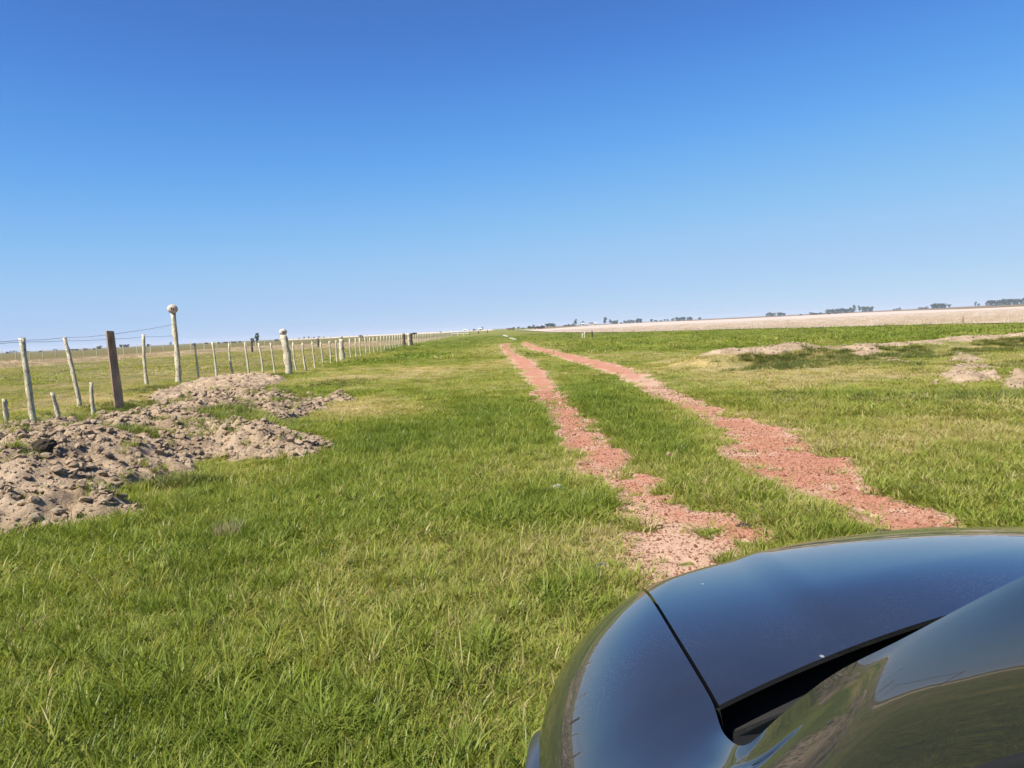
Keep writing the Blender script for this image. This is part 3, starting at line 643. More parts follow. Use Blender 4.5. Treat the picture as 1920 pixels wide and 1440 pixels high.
# clods on the thrown-up earth
CLOD = proto_collection('clod', [lump(900 + i, M['clod'], 2, .55, .7) for i in range(6)])
def clods(name, polys, dens, s0, s1, pw):
    X = []; Y = []
    for P in polys:
        a, b, c, d = box_of(P, .3); n = int((b - a) * (d - c) * dens); X.append(RNG.uniform(a, b, n)); Y.append(RNG.uniform(c, d, n))
    x = np.concatenate(X); y = np.concatenate(Y); m = earth_mask(x, y); k = m > .02; x, y, m = x[k], y[k], m[k]; n = len(x)
    s = s0 + (s1 - s0) * RNG.uniform(size=n) ** pw
    scatter(name, np.stack([x, y, earth_z(x, y, m) + s * .25], 1), np.stack([RNG.normal(0, .3, n), RNG.normal(0, .3, n), RNG.uniform(0, 6.28, n)], 1), np.stack([s, s, s * RNG.uniform(.6, 1.1, n)], 1), RNG.integers(0, 6, n), np.clip(RNG.normal(.6, .22, n), 0, 1), CLOD)
clods('earth_clods', [MOUND], 420, .008, .055, 6); clods('earth_clods', [MOUND2, CREST] + RPATCH[:2], 34, .015, .055, 5)
# dead tuft
p = gp(430, 1005); n = 7; ang = RNG.uniform(0, 6.28, n); rr = RNG.uniform(0, .12, n)
scatter('dead_grass', np.stack([p[0] + rr * np.cos(ang), p[1] + rr * np.sin(ang), np.full(n, gz1(p[0], p[1]))], 1), np.stack([RNG.normal(0, .15, n), RNG.normal(0, .15, n), ang], 1), np.full((n, 3), .75), RNG.integers(0, 3, n), RNG.uniform(0, .25, n), GR_DEAD)
#--REST--
# ------------------------------------------------------------------ fences
def post_mesh(h, r, mat, seed, sides=8, top_cut=.02, square=False, bend=.03, rings=11):
    R_ = np.random.default_rng(seed); V = []; n = 4 if square else sides
    bx, by = R_.normal(0, bend, 2)
    for i in range(rings):
        q = i / (rings - 1); z = -.15 + (h + .15) * q; t = r * (1.08 - .2 * q)
        ox = bx * math.sin(q * math.pi) ; oy = by * math.sin(q * math.pi)
        for k in range(n):
            a = 2 * math.pi * (k + .5) / n; rr = t * (1 + (.06 if square else .22) * (R_.uniform() - .5) * 2)
            V.append((ox + rr * math.cos(a) * (1.41 if square else 1), oy + rr * math.sin(a) * (1.05 if square else 1), z + (top_cut * (R_.uniform() - .5) * 2 if i == rings - 1 else 0)))
    f = [(i * n + k, i * n + (k + 1) % n, (i + 1) * n + (k + 1) % n, (i + 1) * n + k) for i in range(rings - 1) for k in range(n)]
    f.append(tuple((rings - 1) * n + k for k in range(n)))
    return mesh_data('post', V, f, mat, not square)
class Fence:
    def __init__(s, origin, label, cat='fence', group=None, name='wire_fence'):
        s.root = empty(name, origin); s.o = np.array(origin, float); tag(s.root, label, cat, group); s.heads = []
    def post(s, x, y, h, r, mat, seed, lean=(0, 0), name='post', rz=0.0, me=None, label=None, **kw):
        me = me or post_mesh(h, r, mat, seed, **kw)
        z = gz1(x, y); o = obj(name, me, s.root, np.array((x, y, z)) - s.o)
        o.rotation_euler = (lean[1], lean[0], rz); s.heads.append((x, y, z, h, lean))
        if label: o['label'] = label
        return o
    def at(s, i, hh):
        x, y, z, h, lean = s.heads[i]; return np.array((x + math.sin(lean[0]) * hh, y - math.sin(lean[1]) * hh, z + hh))
    def wire(s, idx, heights, rad, sag=.01):
        b = MB(); pts = []
        for k, i in enumerate(idx):
            hh = heights[k] if hasattr(heights, '__len__') else heights
            p = s.at(i, hh) - s.o
            if pts: m = (pts[-1] + p) / 2; m[2] -= sag; pts.append(m)
            pts.append(p)
        b.tube(pts, rad, 4); return b.build('wire', M['wire'], s.root)
# the entrance run: lichened posts, squared brown strainer, tall post carrying a nest
fa = Fence((-10.94, 21.43, 0), 'old wire fence with leaning lichened posts and a thick squared brown post', 'fence')
def base_top(bx, by, tx, ty):
    "post from photo: foot pixel on the ground, head pixel above it -> position, height, lean"
    p = gp(bx, by); x, y = p[0], p[1]; t = at_dist(tx, ty, y); z0 = gz1(x, y)
    return x, y, float(t[2]) - z0, float(math.atan2(t[0] - x, t[2] - z0))
fa.post(-11.6, 12.2, 1.75, .065, M['post'], 1, (-.05, 0))
x, y, h, l = base_top(62, 780, 43, 633); fa.post(x, y, h, .066, M['post'], 2, (l, .02), label='leaning post crusted with pale lichen'); p1 = (x, y)
x, y, h, l = base_top(150, 760, 119, 631); fa.post(x, y, h, .054, M['post'], 3, (l, -.02))
x, y, h, l = base_top(223, 756, 206, 621); BROWN = (x, y, h, l); fa.post(x, y, h, .100, M['brown_post'], 4, (l, 0), rz=.70, square=True, bend=.0, label='thick squared brown strainer post')
x, y, h, l = base_top(276, 720, 269, 627); fa.post(x, y, h, .066, M['post'], 5, (l, 0))
x, y, h, l = base_top(335, 716, 324, 586); NEST1 = (x, y, h, l); fa.post(x, y, h, .108, M['post'], 6, (l, 0), bend=.02, label='tall pale post')
hB, hN = BROWN[2], NEST1[2]
def wire_h(idx, pix):
    out_ = []
    for i, (a, b) in zip(idx, pix): out_.append(min(float(at_dist(a, b, fa.heads[i][1])[2]) - fa.heads[i][2], fa.heads[i][3] - .03))
    return out_
fa.wire([0, 1, 2, 3, 5], wire_h([0, 1, 2, 3, 5], [(-150, 652), (44, 638), (119, 632.5), (207, 627.5), (325, 608.5)]), .007, .02)
fa.wire([0, 1, 2, 3, 4, 5], wire_h([0, 1, 2, 3, 4, 5], [(-150, 656), (44, 641), (119, 639), (207, 636), (269, 631.5), (326, 629.5)]), .007, .015)
for hh in (.35, .7, 1.0): fa.wire([0, 1, 2, 3, 4, 5], [hh, hh, hh, hh, hh, hh], .0035, .02)
# the long fence beside the track
fb = Fence((-9.7, 33.4, 0), 'long fence of slim bleached stakes and wire running beside the grassy verge', 'fence')
def stake(px, py, tx, ty, r, seed, mat='pale_post', **kw):
    x, y, h, l = base_top(px, py, tx, ty); fb.post(x, y, max(.9, min(h, 1.75)), r, M[mat], seed, (float(np.clip(l, -.09, .09)), 0), name=kw.pop('name', 'stake'), **kw)
for k, q in enumerate([(373, 713, 365, 644), (406, 711, 398, 641), (439, 708, 429, 644), (467, 705, 458.5, 642), (493, 704, 484.5, 643), (515, 699, 507, 643)]): stake(*q, .041, 20 + k)
x, y, h, l = base_top(541, 702, 531, 627); NEST2 = (x, y, h, l); fb.post(x, y, h, .15, M['post'], 30, (l, 0), bend=.03, label='stout pale corner post')
for k, q in enumerate([(557, 697, 549, 643), (574.5, 695.5, 567, 643), (591, 690.5, 585, 641), (606, 686.5, 601, 642), (619.5, 682, 617, 640), (632.5, 679.5, 630, 638)]): stake(*q, .042, 40 + k)
x, y, h, l = base_top(642, 676, 640, 636); fb.post(x, y, h, .16, M['post'], 47, (l, 0), bend=.02, label='stout pale strainer post')
stake_protos = [post_mesh(1.3, .043, M['pale_post'], 60 + k, sides=6, rings=5) for k in range(5)]
xs_ = [656.5, 666.5, 675.5, 684.5, 692.5, 700.5, 707.5, 714, 720, 726, 731.5, 736.5, 741.5, 746, 750, 754]
def fence_y(px): return float(np.interp(px, [640, 656, 675, 700, 757, 771, 812, 825, 847], [47.5, 50, 54, 62.5, 84, 91, 128, 146, 205]))
def fence_pt(px):
    Y = fence_y(px); d = FWD + RIGHT * (px - 960) / F - UP * (640 - 720) / F; return float(d[0] / d[1] * Y), Y
for k, px in enumerate(xs_):
    x, y = fence_pt(px); fb.post(x, y, 1.3, .058, None, 0, (RNG.normal(0, .02), 0), name='stake', me=stake_protos[k % 5])
for px, mt, r in [(757.5, 'dark_post', .14), (767, 'post', .17), (771.5, 'dark_post', .17)]:
    x, y = fence_pt(px); fb.post(x, y, 1.45, r, M[mt], int(px), (0, 0), label='dark weathered post' if mt[0] == 'd' else 'stout pale post')
px = 776.0
k = 0
while px < 846:
    x, y = fence_pt(px); big = k in (10, 15, 24)
    fb.post(x, y, 1.5 if big else 1.3, .06, None, 0, (RNG.normal(0, .02), 0), name='post' if big else 'stake', me=stake_protos[k % 5])
    px += max(1.3, 4.2 * (84 / y) ** 1.15); k += 1
nb_ = len(fb.heads)
for hh in (.3, .62, .92, 1.18): fb.wire(list(range(nb_)), hh, .004, .01)
# field fence far across the left pasture
fc = Fence((-70, 135, 0), 'distant fence of thin pale posts crossing the left pasture', 'fence')
far_protos = [post_mesh(1.85, .075, M['grey_post'], 90 + k, sides=5, rings=4) for k in range(4)]
fpx = list(np.arange(-45, 452, 25.2)) + list(np.arange(462, 700, 17.5))
for k, px in enumerate(fpx):
    py = float(np.interp(px, [-45, 7, 111, 189, 237, 309, 418, 441, 520, 600, 700], [679, 676, 671.5, 667, 666, 661, 656, 654, 649, 645, 640]))
    p = gp(px, py); fc.post(p[0], p[1], 1.85, .075, None, 0, (RNG.normal(0, .015), 0), me=far_protos[k % 4])
n_ = len(fc.heads)
for hh in (.5, 1.0, 1.45, 1.75): fc.wire(list(range(n_)), hh, .005, .01)
# odd dark posts standing beyond the fence
for k, (bx, by, ty, w) in enumerate([(473, 660, 634, .16), (597, 652, 634, .2), (642, 648, 631, .2)]):
    p = gp(bx, by); t = at_dist(bx, ty, p[1])
    o = obj('field_post', post_mesh(float(t[2]), w / 2 + .05, M['dark_post'], 120 + k, sides=6, rings=5), None, (p[0], p[1], gz1(p[0], p[1])))
    tag(o, ['dark slim post beside the two small trees in the left pasture', 'dark post in the pasture just beyond the second nest post', 'tall dark post in the pasture behind the stout strainer post'][k], 'post')
# three short stakes on the mound side
for k, q in enumerate([(15, 815, 8, 748), (115, 800, 98, 735), (179, 786, 171, 718)]):
    x, y, h, l = base_top(*q); h = float(h)
    o = obj('wooden_stake', post_mesh(h, .045, M['post'], 140 + k, sides=7, bend=.02), None, (x, y, gz1(x, y))); o.rotation_euler = (0, l, 0)
    tag(o, ['short pale stake behind the earth mound, farthest from the brown post', 'short dark-footed stake leaning behind the earth mound, middle one of three', 'short pale stake behind the earth mound, closest to the brown post'][k], 'stake', 'short stakes behind the earth mound')

# mud nests on the two posts
def nest(x, y, z, r, label, seed):
    root = empty('bird_nest', (x, y, z)); tag(root, label, 'bird nest', 'mud nests on fence posts')
    nu, nv = 22, 14; V = []
    for i in range(nv + 1):
        th = math.pi * i / nv
        for k in range(nu):
            ph = 2 * math.pi * k / nu; d = Vector((math.sin(th) * math.cos(ph), math.sin(th) * math.sin(ph), math.cos(th)))
            n = float(vnoise(np.array([d.x * 3 + seed + d.z]), np.array([d.y * 3 + d.z * 2]), seed)[0] - .5)
            rr = r * (1 + .12 * n); a = d.angle(Vector((.35, -.85, -.05)).normalized())
            if a < .42: rr *= .82
            V.append((d.x * rr, d.y * rr, r * .82 + d.z * rr * (.95 if d.z > 0 else .86)))
    mobj('mud_dome', V, grid_faces(nv + 1, nu, wrap=True)[:, ::-1].copy(), M['mud'], root, True)
    b = MB(); c = Vector((.35, -.85, -.05)).normalized() * r * .80; pts = []
    a1 = c.orthogonal().normalized(); a2 = c.normalized().cross(a1)
    for k in range(10): w = 2 * math.pi * k / 10; pts.append(c + (a1 * math.cos(w) * .26 + a2 * math.sin(w) * .36) * r + Vector((0, 0, r * .82)))
    cc = c * 1.06 + Vector((0, 0, r * .82)); b.add([*pts, cc], [(k, (k + 1) % 10, 10) for k in range(10)]); b.build('entrance', M['hole'], root)  # dark cap over the recess; the opening's shade is put into its colour
for (x, y, h, l), r, lb in ((NEST1, .20, 'round mud nest on top of the tall pale gate post'), (NEST2, .155, 'round mud nest on top of the stout corner post')):
    nest(x + math.sin(l) * h, y, gz1(x, y) + h * math.cos(l) - .03, r, lb, int(r * 100))

# ------------------------------------------------------------------ posts and rails in the distance
p = gp(1806.5, 608.5); t = at_dist(1806, 593, p[1])
o = obj('marker_post', post_mesh(float(t[2]), .085, M['brown_post'], 160, sides=6, rings=5), None, (p[0], p[1], gz1(p[0], p[1]))); tag(o, 'lone brown post at the edge of the pale stubble field', 'post')
p = gp(1096.5, 635); root = empty('field_gate', (p[0], p[1], gz1(p[0], p[1]))); tag(root, 'small pale gate frame at the corner of the stubble field', 'gate')
s_ = p[1] / F
for dx, h in ((0, 13.5 * s_), (-4 * s_, 10 * s_), (14.5 * s_, 15 * s_)):
    obj('post', post_mesh(h, .07, M['pale_post'] if dx <= 0 else M['dark_post'], int(170 + dx * 7), sides=6, rings=4), root, (dx, .3 * (dx > 0), 0))
b = MB(); b.box((5.2 * s_, .15, 10.6 * s_), (20 * s_, .06, .09)); b.build('rail', M['dark_post'], root)
Y = 235.0; p = at_dist(847, 626, Y); root = empty('rail_barrier', (p[0], Y, 0)); tag(root, 'low white rail barrier at the far end of the fence', 'barrier')
s_ = Y / F
for k in range(4): obj('post', post_mesh(8.2 * s_, .10, M['white'] if k < 3 else M['dark_post'], 180 + k, sides=5, rings=4), root, (k * 11 * s_, 0, 0))
b = MB(); b.box((16.5 * s_, -.12, 7.2 * s_), (35 * s_, .08, .3)); b.build('rail', M['white'], root)
b = MB(); b.box((16.5 * s_, -.12, 3.8 * s_), (35 * s_, .08, .16)); b.build('rail', M['white'], root)
for k, (px, Y) in enumerate([(880, 240), (897, 270), (914, 300)]):
    p = at_dist(px, 620, Y); o = obj('verge_post', post_mesh(1.45 - .1 * k, .16, M['dark_post'], 190 + k, sides=6, rings=4), None, (p[0], Y, 0)); tag(o, 'short dark post standing where the track meets the horizon', 'post', 'dark posts along the far verge')
# puddles far along the track; their reflected sky is painted in as white
for k, (x0, y0, x1, y1, w) in enumerate([(944.5, 629.5, 952, 632.6, .8), (956, 634.5, 967.5, 639.2, .6)]):
    V = []; a = gp(x0, y0); c = gp(x1, y1); nn = 14
    for i in range(nn):
        q = i / (nn - 1); m = a + (c - a) * q; ww = w * math.sin(math.pi * min(.98, max(.06, q))) ** .5 * (.7 + .5 * random.random()) * .5
        V += [(m[0] - ww, m[1], gz1(m[0], m[1]) + .05 + m[1] * .0006), (m[0] + ww, m[1], gz1(m[0], m[1]) + .05 + m[1] * .0006)]
    o = mobj('sky_puddle', V, grid_faces(nn, 2)[:, ::-1].copy(), M['white']); tag(o, kind='structure')

# ------------------------------------------------------------------ trees
def crown_mesh(kind, seed, nleaf, mat):
    "unit tree crown: height 1, foliage as many small leaf faces on clumps"
    R_ = np.random.default_rng(seed); V = []; Fc = []
    if kind == 'tall': cl = [(R_.normal(0, .10), R_.normal(0, .10), R_.uniform(.30, .96), R_.uniform(.07, .13)) for _ in range(16)]
    elif kind == 'round': cl = [(R_.normal(0, .20), R_.normal(0, .20), R_.uniform(.25, .88), R_.uniform(.12, .20)) for _ in range(20)]
    elif kind == 'bush': cl = [(R_.normal(0, .34), R_.normal(0, .3), R_.uniform(.15, .8), R_.uniform(.14, .24)) for _ in range(16)]
    else: cl = [(R_.normal(0, .22), R_.normal(0, .18), R_.uniform(.05, .9), R_.uniform(.13, .19)) for _ in range(26)]
    for i in range(nleaf):
        cx, cy_, cz, cr = cl[i % len(cl)]; d = R_.normal(0, 1, 3); d /= np.linalg.norm(d); rr = cr * R_.uniform(.45, 1.1) * (1 if kind != 'round' else 1 - .4 * abs(cz - .6))
        p = np.array((cx, cy_, cz)) + d * rr; a = R_.normal(0, 1, 3); a /= np.linalg.norm(a); b2 = np.cross(a, R_.normal(0, 1, 3)); b2 /= np.linalg.norm(b2); s1 = R_.uniform(.03, .055) if kind == 'tall' else R_.uniform(.05, .085)
        k = len(V); V += [p - a * s1, p + b2 * s1 * .7, p + a * s1, p - b2 * s1 * .7]; Fc.append((k, k + 1, k + 2, k + 3))
    return mesh_data('crown', V, Fc, mat)
def trunk_mesh(kind, seed):
    R_ = np.random.default_rng(seed); b = MB(); h = .85 if kind == 'tall' else .6
    b.tube([(0, 0, -.02), (.01, 0, h * .4), (-.01, .01, h * .7), (0, 0, h)], [.030, .024, .016, .006], 6)
    for k in range(5):
        a = R_.uniform(0, 6.28); z = R_.uniform(.3, .62); L = R_.uniform(.12, .24); b.tube([(0, 0, z), (L * .5 * math.cos(a), L * .5 * math.sin(a), z + L * .5), (L * math.cos(a), L * math.sin(a), z + L * .9)], [.012, .008, .003], 4)
    return mesh_data('trunk', b.v, b.f, M['bark'])
CROWN = {}; TRUNK = {}
for kd in ('tall', 'round', 'bush', 'block'):
    for v_ in range(3): CROWN[kd, v_] = crown_mesh(kd, hash(kd) % 1000 if False else {'tall': 10, 'round': 20, 'bush': 30, 'block': 40}[kd] + v_, 520, M['leaf2'] if kd == 'bush' else M['leaf'])
    TRUNK[kd] = trunk_mesh(kd, 5)
TC = [0]
def tree(px, base, top, dist, kind, label, group=None, wpx=None, name='tree'):
    TC[0] += 1; v_ = TC[0] % 3
    p = at_dist(px, base, dist); h = (base - top) * dist / F * .95
    root = empty(name, (p[0], dist, 0), RNG.uniform(0, 6.28)); tag(root, label, 'bush' if kind == 'bush' else 'tree', group)
    w0 = {'tall': .42, 'round': .75, 'bush': 1.15, 'block': .75}[kind]; sx = 1.0 if wpx is None else wpx / (base - top) / w0
    for nm, me in (('trunk', TRUNK[kind]), ('crown', CROWN[kind, v_])):
        o = obj(nm, me, root); o.scale = (h * sx, h * sx, h) if nm == 'crown' else (h, h, h)
    return root
def grove(x0, x1, b0, b1, t0, t1, n, dist, label, group, kind='block', wpx=None):
    for k in range(n):
        q = (k + .5) / n; px = x0 + (x1 - x0) * q + RNG.uniform(-.3, .3); tree(px, b0 + (b1 - b0) * q + 1.2, t0 + (t1 - t0) * q + RNG.uniform(-1.5, 1.3), dist * RNG.uniform(.97, 1.03), kind, label, group, wpx)
# left
tree(483, 642.5, 620.5, 330, 'tall', 'slender tree with a ragged crown beside a lone dark post in the left pasture', None, 8.5)
tree(473.5, 643, 631, 330, 'round', 'small dark tree at the foot of the slender pasture tree', None, 5)
tree(187, 655, 647.5, 700, 'round', 'rounded dark tree on the left horizon behind the brown post', None, 8)
grove(226, 241, 652, 651, 646, 645.5, 4, 900, 'dark tree in the low clump between brown post and nest post', 'trees of the low clump behind the entrance fence', 'round', 6)
tree(277.5, 648.5, 642.5, 800, 'round', 'small dark tree on the horizon just beside the tall nest post', None, 7)
for px, b_, t_, w in [(24, 662, 657.5, 11), (102, 658.5, 654.5, 5), (106, 658, 655, 4), (320, 647, 640, 4), (13, 662, 659, 5)]:
    tree(px, b_, t_, 1500, 'bush', 'pale hazy bush low on the left horizon', 'pale bushes on the left horizon', w, 'bush')
grove(556, 612, 635, 632, 633, 629, 6, 1300, 'tiny dark bush on the horizon behind the bleached stakes', 'tiny bushes behind the stakes', 'bush', 4)
tree(827, 623.5, 620.5, 900, 'bush', 'low dark bush on the horizon beyond the white rail barrier', None, 5, 'bush')
tree(890, 621.5, 617, 1000, 'bush', 'low grey bush next to the tiny white house', None, 7, 'bush')
tree(904, 620, 612.5, 1000, 'round', 'wind-bent tree behind the tiny white house', None, 5)
# centre right
for px, b_, t_, w in [(963, 617, 612.5, 3.5), (972.5, 616.5, 612, 4), (980, 616, 613.5, 8), (993, 615.5, 610, 4.5), (1001, 615, 608, 4), (1007, 615, 611, 6), (1015.5, 614.5, 609, 4), (1020, 614.5, 610.5, 3)]:
    tree(px, b_, t_, 900, 'round' if w < 6 else 'bush', 'small tree in the scattered line behind the grazing cattle', 'scattered trees behind the cattle', w)
grove(1024, 1040, 614, 613, 608, 606, 3, 850, 'broad grey-green tree in the clump beyond the cattle', 'clump of broad trees', 'round', 8)
tree(1079.5, 611, 596.5, 1000, 'tall', 'tall dark poplar-like tree at the farmstead', None, 6)
tree(1090, 609, 602, 1000, 'round', 'squat dark tree beside the farmstead, next to the tall one', None, 6)
tree(1093.5, 609, 599.5, 1000, 'tall', 'leaning dark tree at the farmstead, taller half of a pair', None, 4.5)
grove(1056, 1078, 613.5, 612, 610.5, 608.5, 6, 950, 'dark low shrub in the hedge before the farmstead', 'farmstead hedge', 'bush', 5)
tree(1109, 609, 602.5, 1050, 'round', 'small tree behind the dark-roofed farm shed', None, 5)
tree(1134.5, 608.5, 594.5, 1100, 'tall', 'tall ragged tree standing at the end of the farmstead row', None, 7)
tree(1144, 608, 597.5, 1100, 'tall', 'pointed dark tree standing out of the hedge', None, 4.5)
grove(1147, 1158, 608, 607.5, 601.5, 602, 3, 1150, 'dark tree in the hedge beside the pointed tree', 'hedge beside the pointed tree', 'block', 5)
grove(1169, 1190, 607, 606, 602, 600.5, 5, 1300, 'tree in the broken windbreak row across the stubble', 'broken windbreak row', 'block', 4.5)
grove(1193, 1204, 606, 605.5, 598.5, 598, 3, 1300, 'dense dark tree in the high clump of the windbreak', 'high clump of the windbreak', 'block', 6)
tree(1165, 608, 604.5, 1300, 'bush', 'pale bush at the near end of the windbreak', None, 4, 'bush')
tree(1222, 605, 598.5, 1300, 'round', 'single round tree between the windbreak clumps', None, 5)
for px, b_, t_, w in [(1230, 604.5, 600.5, 5), (1239, 604, 601, 5), (1246.5, 603.5, 598.5, 4), (1252, 603, 598, 2.5), (1261.5, 602.5, 596.5, 5)]:
    tree(px, b_, t_, 1350, 'round', 'small tree in the thin line beyond the windbreak', 'thin line of trees', w)
grove(1267, 1285, 602, 601, 596, 595.5, 5, 1350, 'tree in the flat-topped block on the horizon', 'flat-topped block of trees', 'block', 5)
grove(1288, 1299, 601, 600.5, 595.5, 595, 3, 1350, 'tree in the small block beside the flat-topped block', 'small block of trees', 'block', 4.5)
tree(1312, 600, 594.5, 1350, 'round', 'isolated round tree past the small block', None, 4.5)
# right horizon
grove(1437, 1454, 594, 593, 587.5, 587, 4, 1700, 'hazy tree in the pale pair of clumps', 'pale pair of clumps', 'block', 6)
grove(1457, 1472, 593.5, 592, 587.5, 587, 4, 1700, 'hazy tree in the pale pair of clumps', 'pale pair of clumps', 'block', 6)
grove(1519, 1546, 590.5, 588, 587, 586, 6, 900, 'brownish scrub bush at the foot of the long grove', 'scrub before the long grove', 'bush', 6)
grove(1549, 1594, 588, 584.5, 580.5, 577, 11, 1500, 'dark tree in the long low wall of plantation', 'long low plantation', 'block', 6)
tree(1602, 585, 570.5, 1450, 'tall', 'tall dark tree at the tip of the long low plantation', None, 6)
tree(1597, 585, 575, 1450, 'block', 'dark tree rising toward the tip of the long plantation', None, 7)
tree(1611.5, 584.5, 571, 1450, 'tall', 'tall separate tree standing past the plantation gap', None, 6)
grove(1616, 1636, 584.5, 583.5, 575.5, 575.5, 5, 1450, 'dark tree in the short plantation past the tall tree', 'short plantation', 'block', 6)
grove(1746, 1774, 577.5, 576, 568.5, 567.5, 6, 1400, 'dark tree in the domed plantation', 'domed plantation', 'block', 7)
tree(1780, 576.5, 569, 1400, 'round', 'lone round tree beside the domed plantation', None, 5.5)
tree(1829, 574, 564.5, 1300, 'tall', 'thin ragged tree standing alone on the ridge', None, 4.5)
tree(1835, 574, 567.5, 1300, 'round', 'small bush-like tree beside the thin ragged tree', None, 3.5)
grove(1850, 2000, 573.5, 566, 563, 554, 22, 1300, 'dark tree in the longest plantation on the ridge', 'longest plantation', 'block', 8)
grove(1675, 1690, 583, 582, 579, 577.5, 4, 1500, 'faint low bush on the ridge', 'faint bushes on the ridge', 'bush', 4)
grove(1722, 1740, 579.5, 578.5, 576, 575, 4, 1200, 'low brown bush leading to the domed plantation', 'bushes before the domed plantation', 'bush', 5)

# ------------------------------------------------------------------ farm buildings
def house(px, base, dist, w, d_, h, label, roofc='roof', rz=0.1, nm='farm_house'):
    p = at_dist(px, base, dist); root = empty(nm, (p[0], dist, 0), rz); tag(root, label, 'house')
    b = MB(); b.box((0, 0, h / 2 - .1), (w, d_, h + .2)); b.build('wall', M['white'], root)
    b = MB(); o_ = .35; e = h * .45
    b.add([(-w / 2 - o_, -d_ / 2 - o_, h + .02), (w / 2 + o_, -d_ / 2 - o_, h + .02), (w / 2 + o_, d_ / 2 + o_, h + .02), (-w / 2 - o_, d_ / 2 + o_, h + .02), (-w / 2 - o_, 0, h + e), (w / 2 + o_, 0, h + e)], [(0, 1, 5, 4), (2, 3, 4, 5), (0, 4, 3), (1, 2, 5), (3, 2, 1, 0)])
    b.build('roof', M[roofc], root)
    b = MB(); b.box((0, -d_ / 2 - .02, 1.0), (.9, .08, 2.0)); b.build('door', M['dark_post'], root)
    for k in (-1, 1): b = MB(); b.box((k * w * .3, -d_ / 2 - .02, 1.5), (1.1, .08, 1.0)); b.build('window', M['black'], root)
house(1092.5, 610, 980, 4, 3.5, 2.4, 'small white farm house below the squat dark tree', 'white')
house(1108.5, 609.5, 1000, 6.5, 5, 2.2, 'farm shed with a dark roof beside the small tree', 'roof', -.1)
house(1115, 609, 1010, 4.5, 4, 2.2, 'low white farm building at the end of the farmstead', 'white', .2)
house(901, 620.5, 960, 4.2, 4, 2.4, 'tiny white house on the horizon by a wind-bent tree', 'white')
house(872, 622, 1000, 3.6, 3, 1.8, 'tiny white hut on the horizon past the rail barrier', 'white')

# ------------------------------------------------------------------ cattle
def cow_mesh(mat):
    me = bpy.data.meshes.new('cow'); V = [(0, 0, 1.15), (.45, 0, 1.18), (.8, 0, 1.2), (-.4, 0, 1.12), (-.75, 0, 1.18), (1.08, 0, 1.28), (1.32, 0, 1.2), (1.58, 0, .98),
        (.72, .2, .85), (.72, .22, .45), (.70, .22, .06), (.72, -.2, .85), (.76, -.22, .45), (.74, -.22, .06),
        (-.72, .2, .85), (-.80, .22, .48), (-.76, .22, .06), (-.72, -.2, .85), (-.78, -.22, .48), (-.74, -.22, .06), (-.95, 0, 1.1), (-1.0, 0, .6), (1.30, .16, 1.3), (1.30, -.16, 1.3)]
    E_ = [(0, 1), (1, 2), (0, 3), (3, 4), (2, 5), (5, 6), (6, 7), (2, 8), (8, 9), (9, 10), (2, 11), (11, 12), (12, 13), (4, 14), (14, 15), (15, 16), (4, 17), (17, 18), (18, 19), (4, 20), (20, 21), (6, 22), (6, 23)]
    rad = [.40, .39, .34, .40, .33, .20, .16, .10, .15, .075, .06, .15, .075, .06, .18, .08, .06, .18, .08, .06, .04, .03, .04, .04]
    me.from_pydata(V, E_, []); me.update(); o = bpy.data.objects.new('cow_proto', me); COL.objects.link(o)
    md = o.modifiers.new('skin', 'SKIN')
    for i, r in enumerate(rad): me.skin_vertices[0].data[i].radius = (r * (.8 if i < 5 else 1), r)
    me.skin_vertices[0].data[0].use_root = True
    s = o.modifiers.new('sub', 'SUBSURF'); s.levels = 1
    dg = bpy.context.evaluated_depsgraph_get(); res = bpy.data.meshes.new_from_object(o.evaluated_get(dg)); bpy.data.objects.remove(o)
    res.materials.clear(); res.materials.append(mat); res.polygons.foreach_set('use_smooth', np.ones(len(res.polygons), bool)); return res
COW = cow_mesh(M['cow']); COWB = cow_mesh(M['cow2'])
def cow(px, dist, label, group, me=COW, rz=None, s=1.0):
    p = at_dist(px, 640, dist); o = obj('cow', me, None, (p[0], dist, 0)); o.rotation_euler = (0, 0, RNG.choice([0, math.pi]) + RNG.normal(0, .4) if rz is None else rz); o.scale = (s, s, s); tag(o, label, 'cow', group)
for px in (13, 51, 74, 132, 137, 143, 156, 161, 176): cow(px, 560 + RNG.uniform(-60, 60), 'dark cow grazing on the horizon behind the leaning lichened posts', 'cattle left of the nest posts')
for px in (362, 386, 410, 421, 425, 435, 441, 450, 479): cow(px, 520 + RNG.uniform(-60, 60), 'dark cow grazing on the horizon between the two nest posts', 'cattle between the nest posts')
cow(518, 430, 'single dark cow standing just short of the second nest post', None, rz=.1)
cow(678, 420, 'single dark cow beyond the middle of the stake fence', None, rz=2.9)
cow(776, 300, 'dark cow behind the pair of dark fence posts', None, rz=.3)
for px, d_ in ((1008, 400), (1015, 430), (1018.5, 420), (1000, 520), (994, 560)): cow(px, d_, 'dark cow standing on the near edge of the stubble field', 'cattle by the stubble field', s=1.15)
for px, d_ in ((955.5, 420), (958.5, 440)): cow(px, d_, 'brown cow where the track meets the horizon', 'brown cattle at the end of the track', COWB)
cow(963.5, 450, 'pale-backed brown cow alone beside the brown pair', None, COWB, 1.4)
for px, d_ in ((1502, 640), (1531, 640), (1555, 600), (1568, 610)): cow(px, d_, 'black cow on the brown strip below the long plantation', 'cattle below the long plantation')

